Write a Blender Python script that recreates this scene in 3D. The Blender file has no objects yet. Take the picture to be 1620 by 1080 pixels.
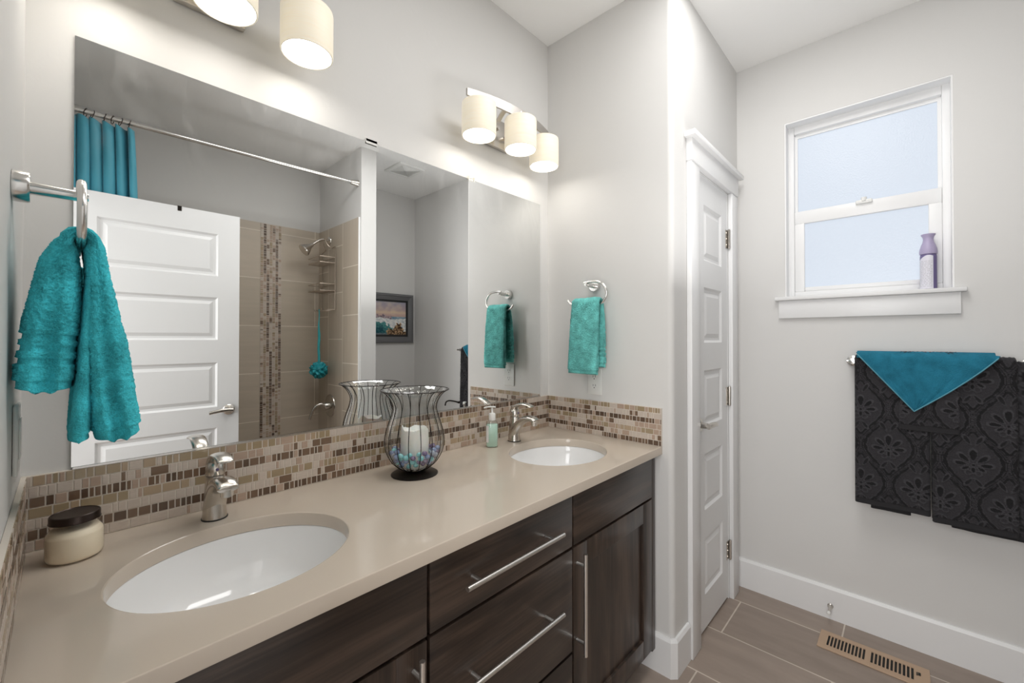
import bpy, bmesh, math, random
import numpy as np
from mathutils import Vector, Matrix

S = bpy.context.scene
COL = S.collection
PI = math.pi
R = math.radians

# ------------------------------------------------------------------ camera
cd = bpy.data.cameras.new('camera')
cd.sensor_width = 36.0
cd.lens = 666.73 * 36.0 / 1620.0
cd.shift_y = -10.56 / 1620.0
cd.clip_start = 0.01
cam = bpy.data.objects.new('camera', cd)
cam.location = (0.0563, -1.2799, 1.308)
cam.rotation_euler = (R(90.51), R(-0.03), R(-46.79))
COL.objects.link(cam)
S.camera = cam

# ------------------------------------------------------------------ world, light, exposure
W = bpy.data.worlds.new('world')
S.world = W
W.use_nodes = True
wb = W.node_tree.nodes['Background']
wb.inputs['Color'].default_value = (0.72, 0.82, 1.0, 1)
wb.inputs['Strength'].default_value = 1.0
S.view_settings.view_transform = 'Standard'
S.view_settings.look = 'None'
S.view_settings.gamma = 1
S.view_settings.exposure = 0.0
S.view_settings.use_curve_mapping = False
S.cycles.use_denoising = True
S.cycles.max_bounces = 12
S.cycles.diffuse_bounces = 6
S.cycles.glossy_bounces = 6
S.cycles.transparent_max_bounces = 24
S.cycles.transmission_bounces = 10
S.cycles.caustics_reflective = False
S.cycles.caustics_refractive = False
S.cycles.sample_clamp_indirect = 6.0


def area_light(name, loc, rot, sx, sy, power, color):
    d = bpy.data.lights.new(name, 'AREA')
    d.shape = 'RECTANGLE'
    d.size = sx
    d.size_y = sy
    d.energy = power
    d.color = color
    o = bpy.data.objects.new(name, d)
    o.location = loc
    o.rotation_euler = rot
    COL.objects.link(o)
    return o


# unseen fill panel added in the adjoining room, shining through the doorway
area_light('doorway_fill', (-1.35, -1.25, 1.55), (R(90), 0, R(-90)), 1.7, 2.0, 63, (0.985, 0.99, 1.0))
# two more added fill panels, no fixtures: one under the ceiling, one facing up
area_light('overhead_fill', (1.25, -1.00, 2.735), (0, 0, 0), 1.3, 0.5, 15.5, (1.0, 0.99, 0.975))
area_light('upward_fill', (1.55, -1.10, 1.50), (R(180), 0, 0), 0.5, 0.4, 4.8, (1.0, 0.995, 0.985))
SHADE_EMIT = 0.40
DISC_EMIT = 13.5
PANE_EMIT = 0.72

# ------------------------------------------------------------------ dimensions
H = 2.74
L = 1.6746          # vanity alcove width
D = 0.615           # depth of the partition beside the vanity
L2 = 2.53           # window wall
YB = -2.43          # back wall of tub and nook
CT = 0.8833         # counter top
BT = 1.0337         # backsplash top
XW0, XW1, YW = 1.569, 1.690, -1.692   # wing wall between tub and nook


# ------------------------------------------------------------------ materials
def new_mat(name):
    m = bpy.data.materials.new(name)
    m.use_nodes = True
    nt = m.node_tree
    return m, nt, nt.nodes['Principled BSDF']


def pmat(name, col, rough=0.5, metal=0.0, spec=0.5, bump=None, coat=0.0, emit=None, sheen=0.0, trans=0.0, ior=1.45, var=None):
    """bump=(scale, strength, distance, detail); var=(scale, amount)"""
    m, nt, b = new_mat(name)
    b.inputs['Base Color'].default_value = (*col, 1)
    b.inputs['Roughness'].default_value = rough
    b.inputs['Metallic'].default_value = metal
    b.inputs['Specular IOR Level'].default_value = spec
    b.inputs['Coat Weight'].default_value = coat
    b.inputs['Sheen Weight'].default_value = sheen
    b.inputs['Transmission Weight'].default_value = trans
    b.inputs['IOR'].default_value = ior
    if emit:
        b.inputs['Emission Color'].default_value = (*emit[0], 1)
        b.inputs['Emission Strength'].default_value = emit[1]
    tc = nt.nodes.new('ShaderNodeTexCoord')
    if bump:
        n = nt.nodes.new('ShaderNodeTexNoise')
        n.inputs['Scale'].default_value = bump[0]
        n.inputs['Detail'].default_value = bump[3] if len(bump) > 3 else 3
        nt.links.new(tc.outputs['Object'], n.inputs['Vector'])
        bp = nt.nodes.new('ShaderNodeBump')
        bp.inputs['Strength'].default_value = bump[1]
        bp.inputs['Distance'].default_value = bump[2]
        nt.links.new(n.outputs['Fac'], bp.inputs['Height'])
        nt.links.new(bp.outputs['Normal'], b.inputs['Normal'])
    if var:
        n2 = nt.nodes.new('ShaderNodeTexNoise')
        n2.inputs['Scale'].default_value = var[0]
        n2.inputs['Detail'].default_value = 4
        nt.links.new(tc.outputs['Object'], n2.inputs['Vector'])
        mx = nt.nodes.new('ShaderNodeMix')
        mx.data_type = 'RGBA'
        k = var[1]
        mx.inputs[6].default_value = (*[c * (1 - k) for c in col], 1)
        mx.inputs[7].default_value = (*[min(1, c * (1 + k)) for c in col], 1)
        nt.links.new(n2.outputs['Fac'], mx.inputs[0])
        nt.links.new(mx.outputs[2], b.inputs['Base Color'])
    return m


def paint(name, col):
    """matt wall paint over a lightly trowelled plaster"""
    m, nt, b = new_mat(name)
    b.inputs['Base Color'].default_value = (*col, 1)
    b.inputs['Roughness'].default_value = 0.55
    b.inputs['Specular IOR Level'].default_value = 0.3
    tc = nt.nodes.new('ShaderNodeTexCoord')
    n = nt.nodes.new('ShaderNodeTexNoise')
    n.inputs['Scale'].default_value = 9
    n.inputs['Detail'].default_value = 5
    nt.links.new(tc.outputs['Object'], n.inputs['Vector'])
    r = nt.nodes.new('ShaderNodeValToRGB')
    r.color_ramp.elements[0].position = 0.52
    r.color_ramp.elements[1].position = 0.60
    nt.links.new(n.outputs['Fac'], r.inputs['Fac'])
    bp = nt.nodes.new('ShaderNodeBump')
    bp.inputs['Strength'].default_value = 0.10
    bp.inputs['Distance'].default_value = 0.002
    nt.links.new(r.outputs['Color'], bp.inputs['Height'])
    nt.links.new(bp.outputs['Normal'], b.inputs['Normal'])
    return m


M = {}
M['paint'] = paint('wall_paint', (0.68, 0.672, 0.658))
M['ceil'] = paint('ceiling_paint', (0.87, 0.865, 0.85))
M['trim'] = pmat('trim_paint', (0.80, 0.80, 0.80), 0.32)
M['door'] = pmat('door_paint', (0.78, 0.78, 0.78), 0.35, bump=(60, 0.05, 0.0005))
M['vinyl'] = pmat('white_vinyl', (0.82, 0.82, 0.82), 0.35)
M['nickel'] = pmat('brushed_nickel', (0.62, 0.585, 0.54), 0.24, 1.0)
M['nickel_bright'] = pmat('satin_nickel', (0.72, 0.71, 0.69), 0.20, 1.0)
M['satin'] = pmat('satin_nickel_bar', (0.50, 0.475, 0.45), 0.45, 1.0)
M['chrome'] = pmat('chrome', (0.80, 0.80, 0.80), 0.07, 1.0)
M['handle'] = pmat('stainless_pull', (0.74, 0.72, 0.69), 0.3, 1.0)
M['porcelain'] = pmat('porcelain', (0.84, 0.84, 0.84), 0.08, coat=0.5)
M['quartz'] = pmat('taupe_quartz', (0.57, 0.495, 0.415), 0.10, var=(2.2, 0.07), spec=0.5)
M['grout'] = pmat('mosaic_grout', (0.66, 0.60, 0.53), 0.8)
M['white_plastic'] = pmat('white_plastic', (0.78, 0.78, 0.76), 0.3)
M['black'] = pmat('black_gap', (0.01, 0.01, 0.01), 0.6)
M['dark_iron'] = pmat('dark_iron', (0.022, 0.017, 0.014), 0.38, 0.7)
M['bronze'] = pmat('dark_bronze_lid', (0.06, 0.045, 0.04), 0.28, 0.9)
M['register'] = pmat('beige_register', (0.47, 0.33, 0.225), 0.5)
M['teal_curtain'] = pmat('teal_curtain', (0.06, 0.32, 0.42), 0.55, sheen=0.2)
M['pouf'] = pmat('teal_mesh', (0.02, 0.34, 0.40), 0.5)
M['clear_green'] = pmat('pale_green_plastic', (0.55, 0.80, 0.69), 0.25)
M['candle'] = pmat('white_wax', (0.86, 0.85, 0.82), 0.5)
M['candle'].node_tree.nodes['Principled BSDF'].inputs['Subsurface Weight'].default_value = 0.15
M['cream_wax'] =  pmat('cream_wax', (0.93, 0.83, 0.66), 0.45)
M['paper'] = pmat('white_label', (0.82, 0.83, 0.82), 0.5)
M['print'] = pmat('grey_print', (0.52, 0.52, 0.56), 0.6)
M['lilac'] = pmat('lilac_plastic', (0.42, 0.37, 0.54), 0.4)
M['lilac_dark'] = pmat('violet_print', (0.16, 0.13, 0.28), 0.35)
M['lilac_label'] = pmat('pale_lilac_label', (0.74, 0.73, 0.80), 0.4)
M['shadow_gap'] = pmat('dark_recess', (0.012, 0.009, 0.008), 0.7)
M['frame_wood'] = pmat('grey_frame', (0.16, 0.16, 0.165), 0.35, 0.3)
M['frame_inner'] = pmat('black_frame_liner', (0.015, 0.015, 0.016), 0.4)
M['rubber'] = pmat('white_rubber', (0.78, 0.77, 0.75), 0.6)
M['caddy'] = pmat('caddy_wire', (0.50, 0.43, 0.36), 0.3, 1.0)


def wood(name, horizontal):
    m, nt, b = new_mat(name)
    tc = nt.nodes.new('ShaderNodeTexCoord')
    mp = nt.nodes.new('ShaderNodeMapping')
    mp.inputs['Scale'].default_value = (1.3, 9, 13) if horizontal else (13, 9, 1.3)
    nt.links.new(tc.outputs['Object'], mp.inputs['Vector'])
    n = nt.nodes.new('ShaderNodeTexNoise')
    n.inputs['Scale'].default_value = 1.1
    n.inputs['Detail'].default_value = 6
    n.inputs['Distortion'].default_value = 1.4
    nt.links.new(mp.outputs['Vector'], n.inputs['Vector'])
    mp2 = nt.nodes.new('ShaderNodeMapping')
    mp2.inputs['Scale'].default_value = (3, 60, 90) if horizontal else (90, 60, 3)
    nt.links.new(tc.outputs['Object'], mp2.inputs['Vector'])
    n2 = nt.nodes.new('ShaderNodeTexNoise')
    n2.inputs['Scale'].default_value = 2.0
    n2.inputs['Detail'].default_value = 4
    nt.links.new(mp2.outputs['Vector'], n2.inputs['Vector'])
    ma = nt.nodes.new('ShaderNodeMath')
    ma.operation = 'MULTIPLY_ADD'
    ma.inputs[1].default_value = 0.35
    nt.links.new(n2.outputs['Fac'], ma.inputs[0])
    nt.links.new(n.outputs['Fac'], ma.inputs[2])
    r = nt.nodes.new('ShaderNodeValToRGB')
    e = r.color_ramp.elements
    e[0].position = 0.50
    e[0].color = (0.013, 0.0085, 0.0065, 1)
    e[1].position = 0.86
    e[1].color = (0.072, 0.047, 0.034, 1)
    x = r.color_ramp.elements.new(0.68)
    x.color = (0.034, 0.022, 0.016, 1)
    nt.links.new(ma.outputs['Value'], r.inputs['Fac'])
    nt.links.new(r.outputs['Color'], b.inputs['Base Color'])
    b.inputs['Roughness'].default_value = 0.33
    b.inputs['Coat Weight'].default_value = 0.25
    b.inputs['Coat Roughness'].default_value = 0.25
    return m


M['wood_h'] = wood('espresso_wood_horizontal', True)
M['wood_v'] = wood('espresso_wood_vertical', False)


def stone_tile(name, col, dark, rough):
    m, nt, b = new_mat(name)
    tc = nt.nodes.new('ShaderNodeTexCoord')
    mp = nt.nodes.new('ShaderNodeMapping')
    mp.inputs['Scale'].default_value = (25, 25, 160)
    nt.links.new(tc.outputs['Object'], mp.inputs['Vector'])
    n = nt.nodes.new('ShaderNodeTexNoise')
    n.inputs['Scale'].default_value = 2
    n.inputs['Detail'].default_value = 4
    nt.links.new(mp.outputs['Vector'], n.inputs['Vector'])
    mx = nt.nodes.new('ShaderNodeMix')
    mx.data_type = 'RGBA'
    mx.inputs[6].default_value = (*dark, 1)
    mx.inputs[7].default_value = (*col, 1)
    nt.links.new(n.outputs['Fac'], mx.inputs[0])
    nt.links.new(mx.outputs[2], b.inputs['Base Color'])
    b.inputs['Roughness'].default_value = rough
    return m


# mosaic colours: brown glass, dark brown glass, tan glass, rose stone, light stone, olive tan glass
MOS = [pmat('mosaic_brown_glass', (0.165, 0.105, 0.068), 0.10, coat=0.3),
       pmat('mosaic_dark_glass', (0.105, 0.066, 0.044), 0.10, coat=0.3),
       pmat('mosaic_tan_glass', (0.40, 0.30, 0.20), 0.12, coat=0.3),
       stone_tile('mosaic_rose_stone', (0.46, 0.345, 0.265), (0.36, 0.26, 0.20), 0.4),
       stone_tile('mosaic_light_stone', (0.62, 0.54, 0.47), (0.46, 0.39, 0.335), 0.4),
       pmat('mosaic_olive_glass', (0.33, 0.255, 0.16), 0.12, coat=0.3),
       M['grout']]


def tile_mat(name, ua, va, tw, th, c1, c2, grout, mortar=0.0035, off=0.5, ox=0.0, oy=0.0, streak=(2, 30), rough=0.35, var=0.05):
    """big rectangular tiles laid in staggered rows; ua, va: object axes along and across a row"""
    m, nt, b = new_mat(name)
    tc = nt.nodes.new('ShaderNodeTexCoord')
    sx = nt.nodes.new('ShaderNodeSeparateXYZ')
    nt.links.new(tc.outputs['Object'], sx.inputs[0])
    cx = nt.nodes.new('ShaderNodeCombineXYZ')

    def add(sock, v):
        a = nt.nodes.new('ShaderNodeMath')
        a.operation = 'ADD'
        a.inputs[1].default_value = v
        nt.links.new(sock, a.inputs[0])
        return a.outputs[0]
    nt.links.new(add(sx.outputs['XYZ'.index(ua)], ox), cx.inputs[0])
    nt.links.new(add(sx.outputs['XYZ'.index(va)], oy), cx.inputs[1])
    br = nt.nodes.new('ShaderNodeTexBrick')
    br.offset = off
    br.inputs['Scale'].default_value = 1
    br.inputs['Brick Width'].default_value = tw
    br.inputs['Row Height'].default_value = th
    br.inputs['Mortar Size'].default_value = mortar / 2
    br.inputs['Mortar Smooth'].default_value = 0.1
    br.inputs['Bias'].default_value = 0
    br.inputs['Color1'].default_value = (*c1, 1)
    br.inputs['Color2'].default_value = (*c2, 1)
    br.inputs['Mortar'].default_value = (*grout, 1)
    nt.links.new(cx.outputs[0], br.inputs['Vector'])
    mp = nt.nodes.new('ShaderNodeMapping')
    mp.inputs['Scale'].default_value = (streak[0], streak[1], 1)
    nt.links.new(cx.outputs[0], mp.inputs['Vector'])
    n = nt.nodes.new('ShaderNodeTexNoise')
    n.inputs['Scale'].default_value = 1.5
    n.inputs['Detail'].default_value = 5
    nt.links.new(mp.outputs['Vector'], n.inputs['Vector'])
    mr = nt.nodes.new('ShaderNodeMapRange')
    mr.inputs['To Min'].default_value = 1 - var
    mr.inputs['To Max'].default_value = 1 + var
    mr.inputs['From Min'].default_value = 0.3
    mr.inputs['From Max'].default_value = 0.7
    nt.links.new(n.outputs['Fac'], mr.inputs['Value'])
    mx = nt.nodes.new('ShaderNodeVectorMath')
    mx.operation = 'MULTIPLY'
    nt.links.new(br.outputs['Color'], mx.inputs[0])
    nt.links.new(mr.outputs[0], mx.inputs[1])
    nt.links.new(mx.outputs[0], b.inputs['Base Color'])
    b.inputs['Roughness'].default_value = rough
    bp = nt.nodes.new('ShaderNodeBump')
    bp.inputs['Strength'].default_value = 0.4
    bp.inputs['Distance'].default_value = 0.002
    bp.invert = True
    nt.links.new(br.outputs['Fac'], bp.inputs['Height'])
    nt.links.new(bp.outputs['Normal'], b.inputs['Normal'])
    return m


M['floor'] = tile_mat('floor_tile', 'Y', 'X', 0.61, 0.299, (0.285, 0.228, 0.190), (0.32, 0.258, 0.216), (0.58, 0.51, 0.44),
                      mortar=0.006, off=0.352, ox=0.667 + 6.1 + 0.395, oy=-2.073 + 2.99, streak=(3, 12), rough=0.38, var=0.10)
TC1, TC2, TG = (0.50, 0.43, 0.345), (0.54, 0.465, 0.38), (0.78, 0.71, 0.61)
M['tile_back'] = tile_mat('shower_tile_back', 'X', 'Z', 0.61, 0.372, TC1, TC2, TG, mortar=0.006, off=0.5, ox=6.1, oy=0.08, streak=(2, 20))
M['tile_wing'] = tile_mat('shower_tile_side', 'Z', 'Y', 0.372, 0.258, TC1, TC2, TG, mortar=0.007, off=0.5, ox=3.72, oy=1.714 + 2.58, streak=(2, 20))


def glass_thin(name, tint, gloss=1.0):
    """thin clear glass: clear straight through, with a fresnel reflection"""
    m = bpy.data.materials.new(name)
    m.use_nodes = True
    nt = m.node_tree
    nt.nodes.clear()
    out = nt.nodes.new('ShaderNodeOutputMaterial')
    tr = nt.nodes.new('ShaderNodeBsdfTransparent')
    tr.inputs['Color'].default_value = (*tint, 1)
    gl = nt.nodes.new('ShaderNodeBsdfGlossy')
    gl.inputs['Roughness'].default_value = 0.03
    lw = nt.nodes.new('ShaderNodeLayerWeight')
    lw.inputs['Blend'].default_value = 0.5
    pw = nt.nodes.new('ShaderNodeMath')
    pw.operation = 'POWER'
    pw.inputs[1].default_value = 2.6
    nt.links.new(lw.outputs['Facing'], pw.inputs[0])
    ml = nt.nodes.new('ShaderNodeMath')
    ml.operation = 'MULTIPLY_ADD'
    ml.inputs[1].default_value = 0.65 * gloss
    ml.inputs[2].default_value = 0.045 * gloss
    nt.links.new(pw.outputs[0], ml.inputs[0])
    mx = nt.nodes.new('ShaderNodeMixShader')
    nt.links.new(ml.outputs[0], mx.inputs[0])
    nt.links.new(tr.outputs[0], mx.inputs[1])
    nt.links.new(gl.outputs[0], mx.inputs[2])
    nt.links.new(mx.outputs[0], out.inputs[0])
    return m


M['glass'] = glass_thin('clear_glass', (0.965, 0.975, 0.965), 1.5)
M['jar_glass'] = glass_thin('jar_glass', (0.99, 0.985, 0.97), 0.7)
for nm, c in (('gem_teal', (0.25, 0.70, 0.76)), ('gem_violet', (0.20, 0.14, 0.30)), ('gem_clear', (0.42, 0.50, 0.66)), ('gem_blue', (0.22, 0.32, 0.58))):
    M[nm] = pmat(nm, c, 0.05, trans=0.12, coat=0.6)

# mirror with faint wiping smears on the silvered face
m, nt, b = new_mat('mirror_silver')
b.inputs['Base Color'].default_value = (0.86, 0.87, 0.865, 1)
b.inputs['Metallic'].default_value = 1
b.inputs['Roughness'].default_value = 0.0
tc = nt.nodes.new('ShaderNodeTexCoord')
mp = nt.nodes.new('ShaderNodeMapping')
mp.inputs['Scale'].default_value = (3.2, 1, 1.6)
nt.links.new(tc.outputs['Object'], mp.inputs['Vector'])
n = nt.nodes.new('ShaderNodeTexNoise')
n.inputs['Scale'].default_value = 2.2
n.inputs['Detail'].default_value = 5
n.inputs['Distortion'].default_value = 2.2
nt.links.new(mp.outputs['Vector'], n.inputs['Vector'])
sx = nt.nodes.new('ShaderNodeSeparateXYZ')
nt.links.new(tc.outputs['Object'], sx.inputs[0])
mz = nt.nodes.new('ShaderNodeMapRange')          # smears sit in the upper third, where a cloth does not reach evenly
mz.inputs['From Min'].default_value = 0.60
mz.inputs['From Max'].default_value = 0.86
nt.links.new(sx.outputs[2], mz.inputs['Value'])
mr = nt.nodes.new('ShaderNodeMapRange')
mr.inputs['From Min'].default_value = 0.50
mr.inputs['From Max'].default_value = 0.80
mr.inputs['To Max'].default_value = 0.16
nt.links.new(n.outputs['Fac'], mr.inputs['Value'])
ml = nt.nodes.new('ShaderNodeMath')
ml.operation = 'MULTIPLY'
nt.links.new(mz.outputs[0], ml.inputs[0])
nt.links.new(mr.outputs[0], ml.inputs[1])
df = nt.nodes.new('ShaderNodeBsdfDiffuse')
df.inputs['Color'].default_value = (0.75, 0.75, 0.75, 1)
mx = nt.nodes.new('ShaderNodeMixShader')
nt.links.new(ml.outputs[0], mx.inputs[0])
nt.links.new(b.outputs[0], mx.inputs[1])
nt.links.new(df.outputs[0], mx.inputs[2])
nt.links.new(mx.outputs[0], nt.nodes['Material Output'].inputs[0])
M['mirror'] = m

# lit fabric-textured glass shade, and the bright opening under it
m, nt, b = new_mat('lamp_shade_linen')
tc = nt.nodes.new('ShaderNodeTexCoord')
mp = nt.nodes.new('ShaderNodeMapping')
mp.inputs['Scale'].default_value = (14, 14, 420)
nt.links.new(tc.outputs['Object'], mp.inputs['Vector'])
n = nt.nodes.new('ShaderNodeTexNoise')
n.inputs['Scale'].default_value = 1.0
n.inputs['Detail'].default_value = 3
nt.links.new(mp.outputs['Vector'], n.inputs['Vector'])
mx = nt.nodes.new('ShaderNodeMix')
mx.data_type = 'RGBA'
mx.inputs[6].default_value = (0.72, 0.64, 0.49, 1)
mx.inputs[7].default_value = (0.82, 0.77, 0.66, 1)
nt.links.new(n.outputs['Fac'], mx.inputs[0])
nt.links.new(mx.outputs[2], b.inputs['Base Color'])
nt.links.new(mx.outputs[2], b.inputs['Emission Color'])
b.inputs['Emission Strength'].default_value = SHADE_EMIT
b.inputs['Roughness'].default_value = 0.5
M['shade'] = m
M['disc'] = pmat('lit_diffuser', (0.9, 0.9, 0.9), 0.5, emit=((1.0, 0.955, 0.88), DISC_EMIT))

# frosted window glass lit by the sky outside
m, nt, b = new_mat('frosted_pane')
b.inputs['Base Color'].default_value = (0.10, 0.11, 0.12, 1)
b.inputs['Roughness'].default_value = 0.35
tc = nt.nodes.new('ShaderNodeTexCoord')
n = nt.nodes.new('ShaderNodeTexNoise')
n.inputs['Scale'].default_value = 140
n.inputs['Detail'].default_value = 2
nt.links.new(tc.outputs['Object'], n.inputs['Vector'])
bp = nt.nodes.new('ShaderNodeBump')
bp.inputs['Strength'].default_value = 0.5
bp.inputs['Distance'].default_value = 0.002
nt.links.new(n.outputs['Fac'], bp.inputs['Height'])
nt.links.new(bp.outputs['Normal'], b.inputs['Normal'])
b.inputs['Emission Color'].default_value = (0.80, 0.88, 1.0, 1)
b.inputs['Emission Strength'].default_value = PANE_EMIT
M['pane'] = m


def terry(name, col, fuzz=True, var=0.50):
    m, nt, b = new_mat(name)
    tc = nt.nodes.new('ShaderNodeTexCoord')
    n = nt.nodes.new('ShaderNodeTexNoise')
    n.inputs['Scale'].default_value = 420
    n.inputs['Detail'].default_value = 2
    nt.links.new(tc.outputs['Object'], n.inputs['Vector'])
    n2 = nt.nodes.new('ShaderNodeTexNoise')
    n2.inputs['Scale'].default_value = 25
    n2.inputs['Detail'].default_value = 4
    nt.links.new(tc.outputs['Object'], n2.inputs['Vector'])
    ad = nt.nodes.new('ShaderNodeMath')
    ad.operation = 'MULTIPLY_ADD'
    ad.inputs[1].default_value = 0.5
    nt.links.new(n.outputs['Fac'], ad.inputs[0])
    nt.links.new(n2.outputs['Fac'], ad.inputs[2])
    mr = nt.nodes.new('ShaderNodeMapRange')
    mr.inputs['From Min'].default_value = 0.45
    mr.inputs['From Max'].default_value = 1.05
    nt.links.new(ad.outputs[0], mr.inputs['Value'])
    mx = nt.nodes.new('ShaderNodeMix')
    mx.data_type = 'RGBA'
    mx.inputs[6].default_value = (*[c * (1 - var) for c in col], 1)
    mx.inputs[7].default_value = (*[min(1, c * (1 + var)) for c in col], 1)
    nt.links.new(mr.outputs[0], mx.inputs[0])
    nt.links.new(mx.outputs[2], b.inputs['Base Color'])
    bp = nt.nodes.new('ShaderNodeBump')
    bp.inputs['Strength'].default_value = 0.8
    bp.inputs['Distance'].default_value = 0.003
    nt.links.new(n.outputs['Fac'], bp.inputs['Height'])
    nt.links.new(bp.outputs['Normal'], b.inputs['Normal'])
    b.inputs['Roughness'].default_value = 0.95
    b.inputs['Specular IOR Level'].default_value = 0.1
    b.inputs['Sheen Weight'].default_value = 0.25
    b.inputs['Sheen Tint'].default_value = (*[min(1, c * 2.2 + .1) for c in col], 1)
    return m


M['terry_deep'] = terry('teal_terry_deep', (0.060, 0.53, 0.62))
M['terry_green'] = terry('teal_terry_green', (0.16, 0.54, 0.51))
M['terry_blue'] = terry('teal_terry_blue', (0.022, 0.17, 0.26), var=0.28)
M['hem_blue'] = pmat('pale_blue_hem', (0.10, 0.30, 0.38), 0.8)


def vcol_mat(name, attr, rough, sheen=0.0):
    m, nt, b = new_mat(name)
    a = nt.nodes.new('ShaderNodeVertexColor')
    a.layer_name = attr
    nt.links.new(a.outputs['Color'], b.inputs['Base Color'])
    b.inputs['Roughness'].default_value = rough
    b.inputs['Specular IOR Level'].default_value = 0.2
    b.inputs['Sheen Weight'].default_value = sheen
    return m


M['damask'] = vcol_mat('charcoal_damask_terry', 'pattern', 0.95, 0.05)
M['painting'] = vcol_mat('seascape_canvas', 'pattern', 0.4)


# ------------------------------------------------------------------ mesh helpers
class MB:
    def __init__(s):
        s.v = []
        s.f = []
        s.mi = []
        s.col = None

    def add(s, verts, faces, mi=0):
        o = len(s.v)
        s.v += [tuple(map(float, q)) for q in verts]
        for f in faces:
            s.f.append(tuple(i + o for i in f))
            s.mi.append(mi)

    def box(s, x0, x1, y0, y1, z0, z1, mi=0, bev=0.0, seg=2):
        if x0 > x1: x0, x1 = x1, x0
        if y0 > y1: y0, y1 = y1, y0
        if z0 > z1: z0, z1 = z1, z0
        if bev <= 0:
            v = [(x, y, z) for x in (x0, x1) for y in (y0, y1) for z in (z0, z1)]
            s.add(v, [(0, 1, 3, 2), (4, 6, 7, 5), (0, 4, 5, 1), (2, 3, 7, 6), (0, 2, 6, 4), (1, 5, 7, 3)], mi)
            return
        bm = bmesh.new()
        bmesh.ops.create_cube(bm, size=1)
        for q in bm.verts:
            q.co = Vector(((x0 + x1) / 2 + q.co.x * (x1 - x0), (y0 + y1) / 2 + q.co.y * (y1 - y0), (z0 + z1) / 2 + q.co.z * (z1 - z0)))
        bmesh.ops.bevel(bm, geom=bm.edges[:], offset=min(bev, 0.45 * min(x1 - x0, y1 - y0, z1 - z0)), segments=seg, profile=0.5, affect='EDGES')
        bm.verts.index_update()
        s.add([q.co for q in bm.verts], [[q.index for q in f.verts] for f in bm.faces], mi)
        bm.free()

    def loft(s, loops, mi=0, cap0=True, cap1=True, closed=True):
        n = len(loops[0])
        v = [q for lp in loops for q in lp]
        f = []
        rng = n if closed else n - 1
        for i in range(len(loops) - 1):
            for j in range(rng):
                k = (j + 1) % n
                f.append((i * n + j, i * n + k, (i + 1) * n + k, (i + 1) * n + j))
        if cap0: f.append(tuple(reversed(range(n))))
        if cap1: f.append(tuple((len(loops) - 1) * n + j for j in range(n)))
        s.add(v, f, mi)

    def tube(s, pts, r, n=10, mi=0, caps=True, closed=False):
        P = [Vector(p) for p in pts]
        rr = r if hasattr(r, '__len__') else [r] * len(P)
        loops = []
        prev = None
        for i, p in enumerate(P):
            if closed:
                t = P[(i + 1) % len(P)] - P[i - 1]
            else:
                t = P[min(i + 1, len(P) - 1)] - P[max(i - 1, 0)]
            t.normalize()
            if prev is None:
                a = Vector((0, 0, 1)) if abs(t.z) < 0.9 else Vector((1, 0, 0))
                u = t.cross(a).normalized()
            else:
                u = (prev - t * prev.dot(t)).normalized()
            prev = u
            w = t.cross(u)
            loops.append([p + (u * math.cos(k * 2 * PI / n) + w * math.sin(k * 2 * PI / n)) * rr[i] for k in range(n)])
        if closed:
            loops.append(loops[0])
        s.loft(loops, mi, caps and not closed, caps and not closed)

    def cyl(s, a, b, r, n=24, mi=0, r2=None):
        s.tube([a, b], [r, r if r2 is None else r2], n, mi)

    def lathe(s, prof, c=(0, 0, 0), n=48, mi=0, axis='z', sx=1.0, sy=1.0, cap0=False, cap1=False):
        loops = []
        for (r, h) in prof:
            lp = []
            for k in range(n):
                a = 2 * PI * k / n
                u, v = r * math.cos(a) * sx, r * math.sin(a) * sy
                q = {'z': (u, v, h), 'x': (h, u, v), 'y': (u, h, -v)}[axis]
                lp.append((c[0] + q[0], c[1] + q[1], c[2] + q[2]))
            loops.append(lp)
        s.loft(loops, mi, cap0, cap1)

    def sphere(s, c, r, n=12, mi=0, sz=1.0):
        prof = [(r * math.sin(PI * i / n) + 1e-6, -r * sz * math.cos(PI * i / n)) for i in range(n + 1)]
        s.lathe(prof, c, n * 2, mi)

    def build(s, name, mats, parent=None, smooth=True, angle=35, col=None):
        if not isinstance(mats, (list, tuple)):
            mats = [mats]
        V = np.array(s.v)
        if parent is not None:
            V = V - np.array(parent.location) - (np.array(parent.parent.location) if parent.parent else 0)
        me = bpy.data.meshes.new(name)
        me.from_pydata(V.tolist(), [], s.f)
        for mm in mats:
            me.materials.append(mm)
        if len(mats) > 1:
            me.polygons.foreach_set('material_index', s.mi)
        bm = bmesh.new()
        bm.from_mesh(me)
        bmesh.ops.recalc_face_normals(bm, faces=bm.faces[:])
        bm.to_mesh(me)
        bm.free()
        if col is not None:
            ca = me.color_attributes.new('pattern', 'FLOAT_COLOR', 'POINT')
            ca.data.foreach_set('color', np.concatenate([col, np.ones((len(col), 1))], 1).astype(np.float32).ravel())
        if smooth:
            me.shade_smooth()
            me.set_sharp_from_angle(angle=R(angle))
        me.update()
        o = bpy.data.objects.new(name, me)
        COL.objects.link(o)
        if parent is not None:
            o.parent = parent
        return o


def thing(name, label, cat, loc, group=None):
    o = bpy.data.objects.new(name, None)
    o.empty_display_size = 0.02
    o.location = loc
    COL.objects.link(o)
    return tag(o, label, cat, group)


def tag(o, label, cat, group=None):
    o['label'] = label
    o['category'] = cat
    if group: o['group'] = group
    return o


def struct(o, label=None, cat=None):
    o['kind'] = 'structure'
    if label: o['label'] = label
    if cat: o['category'] = cat
    return o


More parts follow.
